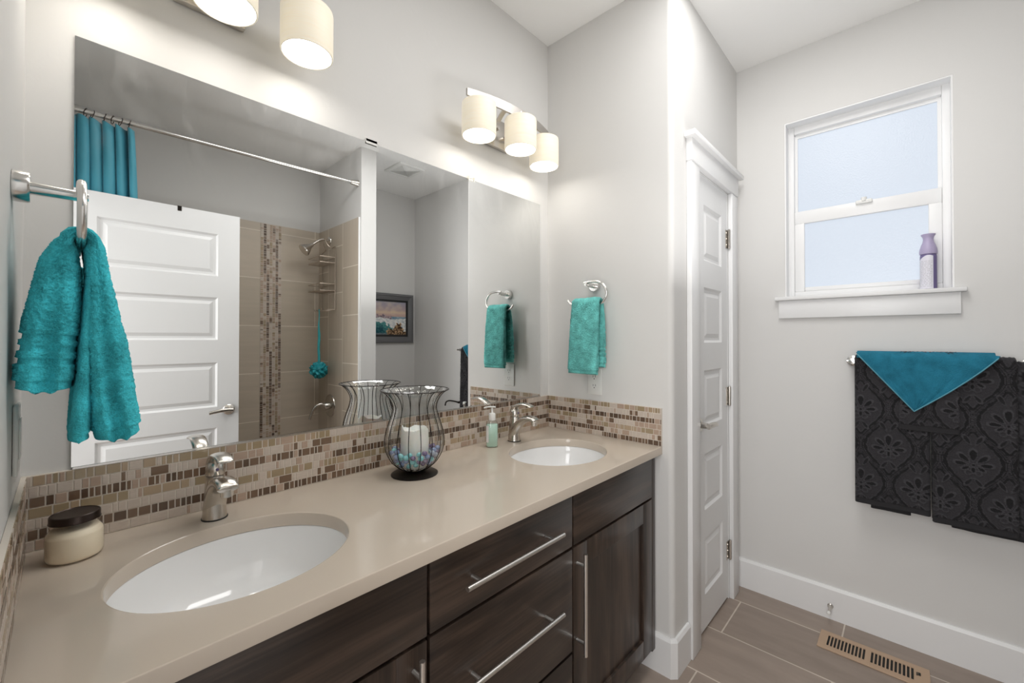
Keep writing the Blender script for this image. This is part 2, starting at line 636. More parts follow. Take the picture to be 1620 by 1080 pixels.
def center(o):
    """move a single-mesh object's origin to the centre of its base"""
    me = o.data
    n = len(me.vertices)
    a = np.zeros(n * 3)
    me.vertices.foreach_get('co', a)
    a = a.reshape(-1, 3)
    c = (a.min(0) + a.max(0)) / 2
    c[2] = a[:, 2].min()
    me.vertices.foreach_set('co', (a - c).ravel())
    o.location = c
    me.update()
    return o


def smooth_path(pts, n=8, closed=False):
    """Catmull-Rom through pts"""
    P = [Vector(p) for p in pts]
    out = []
    m = len(P)
    for i in range(m - 1):
        p0, p1, p2, p3 = P[max(i - 1, 0)], P[i], P[i + 1], P[min(i + 2, m - 1)]
        for k in range(n):
            t = k / n
            out.append(0.5 * ((2 * p1) + (p2 - p0) * t + (2 * p0 - 5 * p1 + 4 * p2 - p3) * t * t + (3 * p1 - p0 - 3 * p2 + p3) * t ** 3))
    out.append(P[-1])
    return out


# ------------------------------------------------------------------ room shell
T = 0.11


def wall(name, boxes, mat='paint', label=None):
    b = MB()
    for q in boxes:
        b.box(*q)
    return struct(b.build(name, M[mat], smooth=False), label, 'wall' if label else None)


b = MB(); b.box(-1.6, L2 + T, YB - T, 0, -0.08, 0)
struct(b.build('floor', M['floor'], smooth=False), 'taupe rectangular tile floor with pale grout', 'floor')
b = MB(); b.box(-0.0 - T, L2 + T, YB - T, T, H, H + 0.1)
struct(b.build('ceiling', M['ceil'], smooth=False), 'pale painted ceiling over the vanity and nook', 'ceiling')
wall('wall_mirror', [(-T, L, 0, T, 0, H)], label='pale grey wall carrying the big mirror')
DY0, DY1, DH = -0.885, -1.665, 2.06
wall('wall_left', [(-T, 0, DY0, 0, 0, H), (-T, 0, DY1, DY0, DH, H), (-T, 0, YB, DY1, 0, H)], label='narrow white wall at the left edge with the near towel ring')
# partition beside the vanity with a rounded corner, carrying the closet door
b = MB()
rc = 0.022
lp = [(L, 0.0), (L, -D + rc)]
for k in range(1, 8):
    a = PI + (PI / 2) * k / 8
    lp.append((L + rc + rc * math.cos(a), -D + rc + rc * math.sin(a)))
lp += [(L + rc, -D), (1.912, -D), (1.912, 0.0)]
b.loft([[(x, y, 0) for x, y in lp], [(x, y, H) for x, y in lp]])
b.box(1.912, 2.366, -D, 0, 2.042, H)
b.box(2.366, L2, -D, 0, 0, H)
b.box(1.912, 2.366, -0.25, -0.2, 0, 2.042)
struct(b.build('wall_partition', M['paint'], angle=30), 'pale wall with the towel ring and the closet door', 'wall')
# window wall with opening
WY0, WY1, WZ0, WZ1 = -0.833, -1.4193, 1.497, 2.386
wall('wall_window', [(L2, L2 + T, WY0, T, 0, H), (L2, L2 + T, YB, WY1, 0, H), (L2, L2 + T, WY1, WY0, 0, WZ0), (L2, L2 + T, WY1, WY0, WZ1, H)],
     label='grey wall holding the small window')
wall('wall_back', [(-T, L2 + T, YB - T, YB, 0, H)], label='far grey wall behind the tub and nook, seen in the mirror')
wall('wall_wing', [(XW0, XW1, YB, YW, 0, H)], label='white wing wall end between shower and nook, seen in the mirror')
# the adjoining room, unseen, around the added fill: floor is shared, one wall and ceiling
wall('wall_hall', [(-1.6, -1.5, YB - T, 0, 0, H), (-1.5, -T, -0.1, 0, 0, H), (-1.5, -T, YB - T, YB, 0, H)])
b = MB(); b.box(-1.6, -T, YB - T, 0, H, H + 0.1)
struct(b.build('ceiling_hall', M['ceil'], smooth=False))


def baseboard(name, x0, y0, x1, y1, nx, ny, lab=None):
    """board 14 mm thick with an eased top, room side given by (nx, ny)"""
    t, h = 0.014, 0.1484
    prof = [(0, 0), (t, 0), (t, h - 0.012), (t * 0.55, h), (0, h)]
    b = MB()
    loops = []
    for (x, y) in ((x0, y0), (x1, y1)):
        loops.append([(x + nx * u, y + ny * u, z) for u, z in prof])
    b.loft(loops)
    return struct(b.build(name, M['trim'], smooth=False), lab, 'baseboard' if lab else None)


baseboard('baseboard_window', L2, -D - 0.001, L2, YB, -1, 0, 'white baseboard under the window and dark towels')
baseboard('baseboard_nook', L2, YB, XW1, YB, 0, 1)
b = MB()   # partition baseboard turning the rounded corner with a mitred bevel
t, h = 0.014, 0.1484
prof = [(0, 0), (t, 0), (t, h - 0.012), (t * 0.55, h), (0, h)]
path = [(L, -0.40, -1, 0), (L, -D + 0.012, -1, -0.414), (L + 0.012, -D, -0.414, -1), (1.814, -D, 0, -1)]
b.loft([[(x + nx * u, y + ny * u, z) for u, z in prof] for x, y, nx, ny in path])
struct(b.build('baseboard_partition', M['trim'], smooth=False), 'short white baseboard wrapping the corner beside the vanity', 'baseboard')

# ------------------------------------------------------------------ window
b = MB()
fx0, fx1 = L2 + 0.085, L2 + 0.11
iy0, iy1 = WY0 - 0.014, WY1 + 0.006
b.box(L2 + 0.065, fx1, WY0, WY0 - 0.030, 1.515, WZ1, bev=0.003)
b.box(L2 + 0.065, fx1, WY1, WY1 + 0.030, 1.515, WZ1, bev=0.003)
b.box(L2 + 0.0652, fx1, WY0 - 0.03, WY1 + 0.03, WZ1 - 0.042, WZ1, bev=0.003)
b.box(L2 + 0.0652, fx1, WY0 - 0.03, WY1 + 0.03, 1.515, 1.545, bev=0.003)
win = struct(b.build('window_1', M['vinyl'], angle=30), 'small white vinyl window with frosted panes in the grey wall', 'window')
b = MB()
b.box(L2 + 0.001, L2 + 0.066, WY0 - 0.0002, WY0 - 0.006, 1.515, WZ1 - 0.0002)
b.box(L2 + 0.001, L2 + 0.066, WY1 + 0.0002, WY1 + 0.006, 1.515, WZ1 - 0.0002)
b.box(L2 + 0.001, L2 + 0.066, WY0 - 0.006, WY1 + 0.006, WZ1 - 0.006, WZ1 - 0.0002)
b.build('jamb_liner', M['vinyl'], win, smooth=False)
b = MB()   # upper sash
y0, y1 = WY0 - 0.030, WY1 + 0.030
b.box(L2 + 0.088, L2 + 0.108, y0, y0 - 0.012, 1.93, 2.344)
b.box(L2 + 0.088, L2 + 0.108, y1, y1 + 0.012, 1.93, 2.344)
b.box(L2 + 0.088, L2 + 0.108, y0 - 0.012, y1 + 0.012, 2.328, 2.344)
b.build('upper_sash', M['vinyl'], win)
b = MB()   # lower sash, nearer the room
b.box(L2 + 0.068, L2 + 0.096, y0, y0 - 0.042, 1.545, 1.888, bev=0.004)
b.box(L2 + 0.068, L2 + 0.096, y1, y1 + 0.042, 1.545, 1.888, bev=0.004)
b.box(L2 + 0.0682, L2 + 0.096, y0 - 0.042, y1 + 0.042, 1.545, 1.566, bev=0.004)
b.box(L2 + 0.066, L2 + 0.098, y0, y1, 1.885, 1.950, bev=0.006)
ls = b.build('lower_sash', M['vinyl'], win, angle=30)
b = MB()
b.box(L2 + 0.052, L2 + 0.068, -1.105, -1.165, 1.935, 1.952, bev=0.004)
b.cyl((L2 + 0.058, -1.135, 1.945), (L2 + 0.058, -1.135, 1.962), 0.011, 16)
b.build('sash_lock', M['white_plastic'], ls)
b = MB(); b.box(L2 + 0.098, L2 + 0.102, y0 - 0.012, y1 + 0.012, 1.948, 2.328)
b.build('upper_pane', M['pane'], win)
b = MB(); b.box(L2 + 0.080, L2 + 0.084, y0 - 0.042, y1 + 0.042, 1.566, 1.886)
b.build('lower_pane', M['pane'], win)
b = MB(); b.box(L2 - 0.0005, L2 + 0.066, WY0 - 0.0005, WY1 + 0.0005, WZ0 + 0.0005, 1.515)
b.box(L2 - 0.034, L2 - 0.0005, -0.7925, -1.4528, WZ0, 1.515, bev=0.004)
b.build('window_sill', M['trim'], win, angle=30)
b = MB(); b.box(L2 - 0.017, L2 - 0.0005, -0.808, -1.4365, 1.409, WZ0, bev=0.002)
b.build('apron', M['trim'], win, angle=30)


# ------------------------------------------------------------------ doors
def panel_door(b, x0, x1, yf, thick, z0, z1, px0, px1, panels, sgn):
    """slab whose face at y=yf looks to sgn*y, with raised panels; both faces alike"""
    for face, s_ in ((yf, sgn), (yf - sgn * thick, -sgn)):
        xs = [x0, px0, px1, x1]
        zs = [z0]
        for (a, c) in sorted(panels):
            zs += [a, c]
        zs.append(z1)

        def q(ax0, ax1, az0, az1, d=0.0):
            return [(ax0, face - s_ * d, az0), (ax1, face - s_ * d, az0), (ax1, face - s_ * d, az1), (ax0, face - s_ * d, az1)]
        for i in range(3):
            for k in range(len(zs) - 1):
                if i == 1 and k % 2 == 1:
                    loops = []
                    for ins, d in ((0, 0), (0.010, 0.009), (0.022, 0.010), (0.040, 0.003), (0.043, 0.003)):
                        loops.append(q(xs[1] + ins, xs[2] - ins, zs[k] + ins, zs[k + 1] - ins, d))
                    b.loft(loops, cap0=False, cap1=True)
                else:
                    b.add(q(xs[i], xs[i + 1], zs[k], zs[k + 1]), [(0, 1, 2, 3)])
    ya, yb_ = yf, yf - sgn * thick
    for (xa, za, xb, zb) in ((x0, z0, x1, z0), (x0, z1, x1, z1), (x0, z0, x0, z1), (x1, z0, x1, z1)):
        b.add([(xa, ya, za), (xb, ya, zb), (xb, yb_, zb), (xa, yb_, za)], [(0, 1, 2, 3)])


def lever(parent, x, z, y, sgn, dirx, length=0.095):
    b = MB()
    b.lathe([(0.001, 0), (0.031, 0.0), (0.031, 0.006), (0.026, 0.011), (0.013, 0.014), (0.012, 0.045), (0.001, 0.046)], (0, 0, 0), 32, axis='y')
    b.v = [(x + q[0], y + sgn * q[1], z + q[2]) for q in b.v]
    pts = smooth_path([(x - dirx * 0.012, y + sgn * 0.045, z), (x + dirx * 0.02, y + sgn * 0.050, z + 0.003), (x + dirx * 0.055, y + sgn * 0.052, z + 0.002),
                       (x + dirx * length, y + sgn * 0.046, z - 0.006)], 5)
    loops = []
    nn = len(pts)
    for i, p in enumerate(pts):
        f = i / (nn - 1)
        a, c = 0.0125 - 0.003 * f, 0.010 - 0.005 * f
        loops.append([(p.x, p.y + c * math.cos(k * PI / 8), p.z + a * math.sin(k * PI / 8)) for k in range(16)])
    b.loft(loops)
    return b.build('lever_handle', M['nickel'], parent)


PAN = [(1.660, 1.912), (1.290, 1.540), (0.915, 1.165), (0.540, 0.790), (0.165, 0.415)]
PAN2 = [(1.673, 1.921), (1.299, 1.548), (0.907, 1.167), (0.536, 0.785), (0.165, 0.412)]
# closet door
d1 = thing('door_1', 'narrow white five-panel closet door beside the window wall', 'door', (2.14, -0.613, 0.0))
struct(d1)
b = MB(); panel_door(b, 1.916, 2.362, -0.613, 0.035, 0.014, 2.037, 2.026, 2.272, PAN, -1)
b.build('door_slab', M['door'], d1, smooth=False)
lever(d1, 1.955, 0.932, -0.613, -1, 1, 0.100)
for z in (1.811, 1.019, 0.247):
    b = MB()
    b.cyl((2.3625, -0.622, z - 0.046), (2.3625, -0.622, z + 0.046), 0.0065, 14)
    b.cyl((2.3625, -0.622, z - 0.050), (2.3625, -0.622, z + 0.050), 0.0045, 14)
    b.box(2.333, 2.360, -0.6155, -0.6131, z - 0.045, z + 0.045)
    for dz in (-0.03, 0.0, 0.03):
        b.cyl((2.345, -0.6155, z + dz), (2.345, -0.6172, z + dz), 0.004, 10)
    b.build('hinge', M['nickel'], d1)
# closet door casing
b = MB()
yc0, yc1 = -D - 0.0005, -0.637
b.box(1.816, 1.9115, yc1, yc0, 0, 2.043, bev=0.003)
b.box(2.3665, 2.456, yc1, yc0, 0, 2.043, bev=0.003)
b.box(1.812, 2.460, yc1 - 0.004, yc0, 2.043, 2.135, bev=0.002)
b.box(1.790, 2.482, yc1 - 0.024, yc0, 2.135, 2.157, bev=0.003)
struct(b.build('trim_1', M['trim'], angle=30), 'white flat casing with a capped head around the closet door', 'trim')
b = MB()
b.box(1.912, 1.9155, -D, -0.50, 0, 2.042)
b.box(2.3627, 2.366, -D, -0.50, 0, 2.042)
b.box(1.912, 2.366, -D, -0.50, 2.0375, 2.042)
struct(b.build('trim_2', M['trim'], smooth=False))
# entry door, standing open before the tub
d2 = thing('door_2', 'open white five-panel entry door seen in the mirror', 'door', (0.42, -1.70, 0.0))
struct(d2)
b = MB(); panel_door(b, 0.050, 0.787, -1.690, 0.035, 0.012, 2.045, 0.167, 0.678, PAN2, 1)
b.build('door_slab', M['door'], d2, smooth=False)
lever(d2, 0.735, 0.885, -1.690, 1, -1, 0.105)
b = MB()
b.box(0.487, 0.505, -1.6885, -1.6905, 2.020, 2.046)
b.box(0.487, 0.505, -1.6885, -1.728, 2.0455, 2.048)
b.box(0.487, 0.505, -1.726, -1.728, 2.00, 2.0455)
b.build('over_door_hook', M['dark_iron'], d2, smooth=False)
# entry doorway casing on this wall
b = MB()
b.box(0.0005, 0.018, DY0, DY0 + 0.085, 0, DH, bev=0.002)
b.box(0.0005, 0.018, DY0 + 0.09, DY1 - 0.02, DH, DH + 0.09, bev=0.002)
struct(b.build('trim_3', M['trim'], smooth=False))


# ------------------------------------------------------------------ mosaic
def mosaic(b, horiz, n, u0, u1, z0, z1, y_base, rnd, rows=7, flip=1, vertical=False):
    """rows of glass and stone pieces standing proud of a grout bed.
    horiz(u, d, z) -> xyz, d = height above the wall"""
    ph = (z1 - z0) / rows
    g = 0.0020
    kinds_a = ['tan', 'light', 'dark', 'tan', 'light', 'dark', 'light', 'tan']

    def pick(kind):
        r = rnd.random()
        if kind == 'dark':
            return 1 if r < 0.42 else 0 if r < 0.88 else 3
        if kind == 'light':
            return 4 if r < 0.66 else 3 if r < 0.90 else 0
        return 5 if r < 0.44 else 2 if r < 0.68 else 3 if r < 0.92 else 4
    # grout bed
    v = [horiz(u, d, z) for u in (u0, u1) for d in (0.0005, y_base - 0.0012) for z in (z0, z1)]
    b.add(v, [(0, 1, 3, 2), (4, 6, 7, 5), (0, 4, 5, 1), (2, 3, 7, 6), (0, 2, 6, 4), (1, 5, 7, 3)], 6)
    for r in range(rows):
        zt = z1 - r * ph
        zb = zt - ph
        u = u0 + 0.0005
        while u < u1 - 0.004:
            sheet = int(abs(u) / 0.30)
            kind = kinds_a[(r + sheet * 3) % 7]
            w = rnd.choice([0.0085, 0.0105, 0.0125, 0.0155, 0.0185, 0.0225]) if kind == 'dark' else rnd.choice([0.009, 0.012, 0.0145, 0.0185, 0.024, 0.034])
            e = min(u + w, u1)
            if e - u > 0.004:
                dd = y_base
                c = 0.0006
                lo = [horiz(a, y_base - 0.002, q) for a, q in ((u + g / 2, zb + g / 2), (e - g / 2, zb + g / 2), (e - g / 2, zt - g / 2), (u + g / 2, zt - g / 2))]
                hi = [horiz(a, dd, q) for a, q in ((u + g / 2 + c, zb + g / 2 + c), (e - g / 2 - c, zb + g / 2 + c), (e - g / 2 - c, zt - g / 2 - c), (u + g / 2 + c, zt - g / 2 - c))]
                b.loft([lo, hi], pick(kind), cap0=False)
            u = e


rnd = random.Random(7)
TB = 0.009
b = MB(); mosaic(b, lambda u, d, z: (u, -d, z), 0, 0.0005, L - 0.0005, CT + 0.0005, BT, TB, rnd)
tag(center(b.build('tile_backsplash', MOS, smooth=False)), 'long brown and beige mosaic backsplash under the mirror', 'backsplash')
b = MB(); mosaic(b, lambda u, d, z: (L - d, -u, z), 0, TB + 0.0005, 0.5725, CT + 0.0005, BT, TB, rnd)
tag(center(b.build('tile_backsplash', MOS, smooth=False)), 'short mosaic backsplash on the right wall under the outlet', 'backsplash')
b = MB(); mosaic(b, lambda u, d, z: (d, -u, z), 0, TB + 0.0005, 0.5725, CT + 0.0005, BT, TB, rnd)
tag(center(b.build('tile_backsplash', MOS, smooth=False)), 'mosaic backsplash on the left wall, seen at a grazing angle', 'backsplash')

# ------------------------------------------------------------------ countertop with two oval cut-outs
SINKS = [(0.305, -0.311), (1.343, -0.311)]
SA, SB = 0.2005, 0.172
x0, x1, y0, y1 = 0.001, L - 0.001, -0.5725, -0.001
ZT, ZB = CT, CT - 0.030
NE = 96


def ell(c, a, bb, z):
    return [(c[0] + a * math.cos(2 * PI * k / NE), c[1] + bb * math.sin(2 * PI * k / NE), z) for k in range(NE)]


def plate(z, outer, holes):
    bm = bmesh.new()
    ed = []
    for lp in [outer] + holes:
        vs = [bm.verts.new((q[0], q[1], z)) for q in lp]
        ed += [bm.edges.new((vs[i], vs[(i + 1) % len(vs)])) for i in range(len(vs))]
    bmesh.ops.triangle_fill(bm, use_beauty=True, edges=ed, normal=(0, 0, 1))
    bm.verts.index_update()
    r = ([tuple(q.co) for q in bm.verts], [[q.index for q in f.verts] for f in bm.faces])
    bm.free()
    return r


def rect(i):
    return [(x0, y0 + i), (x1, y0 + i), (x1, y1), (x0, y1)]


b = MB()
ev = 0.003
v, f = plate(ZT, rect(ev), [[q[:2] for q in ell(c, SA + ev, SB + ev, 0)] for c in SINKS]); b.add(v, f)
v, f = plate(ZB, rect(0.001), [[q[:2] for q in ell(c, SA, SB, 0)] for c in SINKS]); b.add(v, f)
b.loft([[(*q, ZT) for q in rect(ev)], [(*q, ZT - ev * 0.3) for q in rect(ev * 0.3)], [(*q, ZT - ev) for q in rect(0)], [(*q, ZB + 0.001) for q in rect(0)], [(*q, ZB) for q in rect(0.001)]], cap0=False, cap1=False)
for c in SINKS:
    b.loft([ell(c, SA + ev, SB + ev, ZT), ell(c, SA + ev * .3, SB + ev * .3, ZT - ev * .3), ell(c, SA, SB, ZT - ev), ell(c, SA, SB, ZB)], cap0=False, cap1=False)
tag(center(b.build('countertop', M['quartz'], angle=40)), 'glossy taupe quartz countertop with two oval sink cut-outs', 'countertop')

# ------------------------------------------------------------------ sinks
def make_sink(c, label):
    s = thing('sink', label, 'sink', (c[0], c[1], ZB - 0.150), 'undermount oval sinks')
    prof = [(1.10, 0.0), (1.10, -0.010), (1.0, -0.0125)]
    ins = [(1.005, -0.0005), (1.0, -0.004), (0.985, -0.02), (0.95, -0.055), (0.88, -0.09), (0.74, -0.118), (0.50, -0.134), (0.22, -0.141), (0.125, -0.143), (0.122, -0.146)]
    outp = [(0.14, -0.150), (0.5, -0.144), (0.76, -0.128), (0.90, -0.098), (0.975, -0.058), (1.01, -0.014), (1.10, -0.010)]
    b = MB()
    loops = [ell(c, SA * k, SB * k, ZB - 0.0006 + z) for k, z in [(1.10, 0.0)] + ins]
    b.loft(loops, cap0=False, cap1=True)
    b.loft([ell(c, SA * k, SB * k, ZB - 0.0006 + z) for k, z in [(1.10, 0.0), (1.10, -0.010)] + outp[::-1][1:]], cap0=False, cap1=True)
    b.build('basin', M['porcelain'], s, angle=50)
    b = MB()
    b.lathe([(0.001, 0.004), (0.016, 0.0035), (0.018, 0.001), (0.019, 0.003), (0.0225, 0.002), (0.0225, 0.0)], (c[0], c[1], ZB - 0.1458), 32)
    b.build('drain', M['nickel'], s)
    b = MB()
    pts = smooth_path([(c[0] - 0.10, c[1] + 0.148, ZB - 0.048), (c[0], c[1] + 0.161, ZB - 0.042), (c[0] + 0.10, c[1] + 0.148, ZB - 0.048)], 8)
    return s


make_sink(SINKS[0], 'large white oval sink nearest the candle jar')
make_sink(SINKS[1], 'white oval sink at the far right end by the soap')


# ------------------------------------------------------------------ faucets
def make_faucet(loc, label):
    f = thing('faucet', label, 'faucet', loc, 'single lever faucets')
    X, Y, Z = loc
    b = MB()
    b.lathe([(0.0005, 0.0), (0.0285, 0.0), (0.0285, 0.002), (0.027, 0.0028)], (X, Y, Z + 0.0003), 40, sx=0.93)
    b.build('base_gasket', M['black'], f)
    # body column, leaning slightly forward, and the spout growing from it in one skin
    b = MB()
    secs = []
    for z, r, dy in ((0.003, 0.0270, 0.0), (0.010, 0.0260, 0.0), (0.030, 0.0240, 0.0), (0.060, 0.0225, -0.001), (0.085, 0.0215, -0.002), (0.098, 0.0208, -0.003), (0.102, 0.0200, -0.003), (0.103, 0.012, -0.003)):
        secs.append([(X + r * 0.93 * math.cos(2 * PI * k / 32), Y + dy + r * math.sin(2 * PI * k / 32), Z + z) for k in range(32)])
    b.loft(secs)
    sp = smooth_path([(0, 0.004, 0.020), (0, -0.012, 0.052), (0, -0.036, 0.082), (0, -0.070, 0.100), (0, -0.100, 0.103), (0, -0.122, 0.096)], 6)
    secs = []
    n = len(sp)
    for i, p in enumerate(sp):
        t = sp[min(i + 1, n - 1)] - sp[max(i - 1, 0)]
        t.normalize()
        nrm = Vector((0, -t.z, t.y))
        fr = i / (n - 1)
        wx = 0.0235 - 0.004 * fr + 0.003 * max(0, (fr - 0.55))
        hz = 0.020 * (1 - fr) + 0.0085 * fr
        if i == n - 1: wx *= 0.85; hz *= 0.8
        lp = []
        for k in range(28):
            a = 2 * PI * k / 28
            ca, sa = math.cos(a), math.sin(a)
            ca = math.copysign(abs(ca) ** 0.85, ca)
            sa = math.copysign(abs(sa) ** 0.85, sa)
            q = p + nrm * (hz * sa)
            lp.append((X + wx * ca, Y + q.y, Z + q.z))
        secs.append(lp)
    b.loft(secs)
    body = b.build('body', M['nickel'], f, angle=50)
    b = MB()
    b.cyl((X, Y - 0.109, Z + 0.094), (X, Y - 0.109, Z + 0.079), 0.0135, 24, r2=0.0125)
    b.cyl((X, Y - 0.109, Z + 0.080), (X, Y - 0.109, Z + 0.0775), 0.0110, 24)
    b.build('aerator', M['nickel_bright'], f)
    # lever: dome over the column and a blade arching forward
    b = MB()
    b.lathe([(0.0200, 0.1035), (0.0208, 0.106), (0.0205, 0.116), (0.0185, 0.128), (0.012, 0.137), (0.0005, 0.140)], (X, Y - 0.003, Z), 32, sx=0.95, cap0=True)
    sp = smooth_path([(0, 0.010, 0.116), (0, 0.002, 0.133), (0, -0.020, 0.149), (0, -0.050, 0.157), (0, -0.078, 0.156), (0, -0.098, 0.150)], 6)
    secs = []
    n = len(sp)
    for i, p in enumerate(sp):
        t = sp[min(i + 1, n - 1)] - sp[max(i - 1, 0)]
        t.normalize()
        nrm = Vector((0, -t.z, t.y))
        fr = i / (n - 1)
        wx = 0.0165 - 0.001 * fr + 0.002 * math.sin(PI * fr)
        hz = 0.0095 * (1 - fr) + 0.0038 * fr
        if i == n - 1: wx *= 0.8; hz *= 0.7
        secs.append([(X + wx * math.cos(2 * PI * k / 24), Y + p.y + nrm.y * hz * math.sin(2 * PI * k / 24), Z + p.z + nrm.z * hz * math.sin(2 * PI * k / 24)) for k in range(24)])
    b.loft(secs)
    b.build('lever_handle', M['nickel'], f, angle=50)
    b = MB()
    b.sphere((X, Y - 0.0225, Z + 0.118), 0.0035, 8)
    b.build('temperature_dot', M['lilac_dark'], f)
    return f


make_faucet((0.305, -0.078, CT), 'brushed nickel single lever faucet at the near sink')
make_faucet((1.343, -0.084, CT), 'brushed nickel single lever faucet beside the soap dispenser')

# ------------------------------------------------------------------ cabinets
YF = -0.549


def pull(parent, a, bb, name='handle', posts=(0.12, 0.88), stand=0.030):
    a, bb = Vector(a), Vector(bb)
    b = MB()
    b.cyl(a, bb, 0.006, 20)
    for t in posts:
        p = a.lerp(bb, t)
        b.cyl(p, p + Vector((0, stand + 0.001, 0)), 0.005, 14)
    return b.build(name, M['handle'], parent)


def slab(name, parent, xa, xb, za, zb, mat='wood_h'):
    b = MB()
    b.box(xa, xb, YF, YF + 0.020, za, zb, bev=0.0015)
    return b.build(name, M[mat], parent, angle=30)


def shaker(name, parent, xa, xb, za, zb):
    b = MB()
    st = 0.072
    b.box(xa, xa + st, YF, YF + 0.020, za, zb, bev=0.0015)
    b.box(xb - st, xb, YF, YF + 0.020, za, zb, bev=0.0015)
    b.box(xa + st, xb - st, YF, YF + 0.020, za, za + st, bev=0.0015)
    b.box(xa + st, xb - st, YF, YF + 0.020, zb - st, zb, bev=0.0015)
    b.box(xa + st - 0.004, xb - st + 0.004, YF + 0.010, YF + 0.018, za + st - 0.004, zb - st + 0.004)
    return b.build(name, M['wood_v'], parent, angle=30)


def carcass(parent, xa, xb, top=ZB - 0.0008, hollow=False):
    b = MB()
    yb_ = -0.012
    yf_ = YF + 0.021
    b.box(xa, xa + 0.018, yf_, yb_, 0.09, top)
    b.box(xb - 0.018, xb, yf_, yb_, 0.09, top)
    b.box(xa + 0.018, xb - 0.018, yf_, yb_, 0.09, 0.108)
    b.box(xa + 0.018, xb - 0.018, yb_ - 0.006, yb_, 0.108, top)
    b.box(xa + 0.018, xb - 0.018, yf_, yf_ + 0.018, top - 0.03, top)
    b.box(xa + 0.018, xb - 0.018, yf_, yf_ + 0.018, 0.66, 0.70)
    b.build('carcass', M['shadow_gap'], parent, smooth=False)
    b = MB()
    b.box(xa, xb, YF + 0.075, YF + 0.093, 0.0005, 0.0898)
    b.build('toe_kick', M['wood_h'], parent, smooth=False)


XA, XB = 0.581, 1.1005
c1 = thing('vanity_cabinet', 'dark wood vanity cabinet under the near sink', 'cabinet', (0.29, -0.28, 0.0), 'dark vanity cabinets')
carcass(c1, 0.012, XA - 0.0005)
slab('false_front', c1, 0.013, XA - 0.0035, 0.690, 0.848)
dr = shaker('door', c1, 0.013, XA - 0.0035, 0.098, 0.682)
pull(dr, (0.545, YF - 0.030, 0.372), (0.545, YF - 0.030, 0.672), stand=0.030)
c2 = thing('vanity_cabinet', 'dark wood three-drawer vanity cabinet between the sinks', 'cabinet', (0.84, -0.28, 0.0), 'dark vanity cabinets')
carcass(c2, XA + 0.0005, XB - 0.0005)
for za, zb, hz in ((0.690, 0.848, 0.764), (0.380, 0.682, 0.543), (0.098, 0.372, 0.25)):
    dw = slab('drawer', c2, XA + 0.0035, XB - 0.0035, za, zb)
    pull(dw, (0.660, YF - 0.032, hz), (1.012, YF - 0.032, hz), stand=0.032)
c3 = thing('vanity_cabinet', 'dark wood vanity cabinet with tall pull at the right wall', 'cabinet', (1.38, -0.28, 0.0), 'dark vanity cabinets')
carcass(c3, XB + 0.0005, 1.632)
slab('false_front', c3, XB + 0.0035, 1.631, 0.690, 0.848)
dr = shaker('door', c3, XB + 0.0035, 1.631, 0.098, 0.682)
pull(dr, (1.122, YF - 0.030, 0.367), (1.122, YF - 0.030, 0.668), stand=0.030)
b = MB(); b.box(1.6325, 1.658, YF, YF + 0.03, 0.09, ZB - 0.0008, bev=0.0015)
b.build('filler_strip', M['wood_v'], c3, angle=30)

# ------------------------------------------------------------------ mirror
b = MB()
mx0, mx1, mz0, mz1 = 0.069, 1.6077, 1.0385, 1.9462
bw = 0.016
lp = lambda i, y: [(mx0 + i, y, mz0 + i), (mx1 - i, y, mz0 + i), (mx1 - i, y, mz1 - i), (mx0 + i, y, mz1 - i)]
b.loft([lp(0, -0.0008), lp(0, -0.0048), lp(bw, -0.0048)], cap0=True, cap1=True)
mir = thing('vanity_mirror', 'wide frameless mirror on the wall above the vanity', 'mirror', ((mx0 + mx1) / 2, -0.003, mz0))
# keep the silver's coordinates relative to the mirror's base
b.build('mirror_glass', M['mirror'], mir, smooth=False)
for i, (cx_, up) in enumerate(((0.741, 1), (1.172, 1))):
    b = MB()
    b.box(cx_ - 0.02, cx_ + 0.02, -0.0085, -0.0062, mz1 - 0.006, mz1 + 0.010, bev=0.001)
    b.box(cx_ - 0.02, cx_ + 0.02, -0.0085, -0.0005, mz1 + 0.0005, mz1 + 0.010, bev=0.001)
    b.build('mirror_clip', M['white_plastic'] if i == 0 else M['jar_glass'], mir)
b = MB()
b.box(mx0 + 0.002, mx1 - 0.002, -0.0088, -0.0006, BT + 0.0004, BT + 0.0044)
b.build('bottom_channel', M['nickel_bright'], mir, smooth=False)


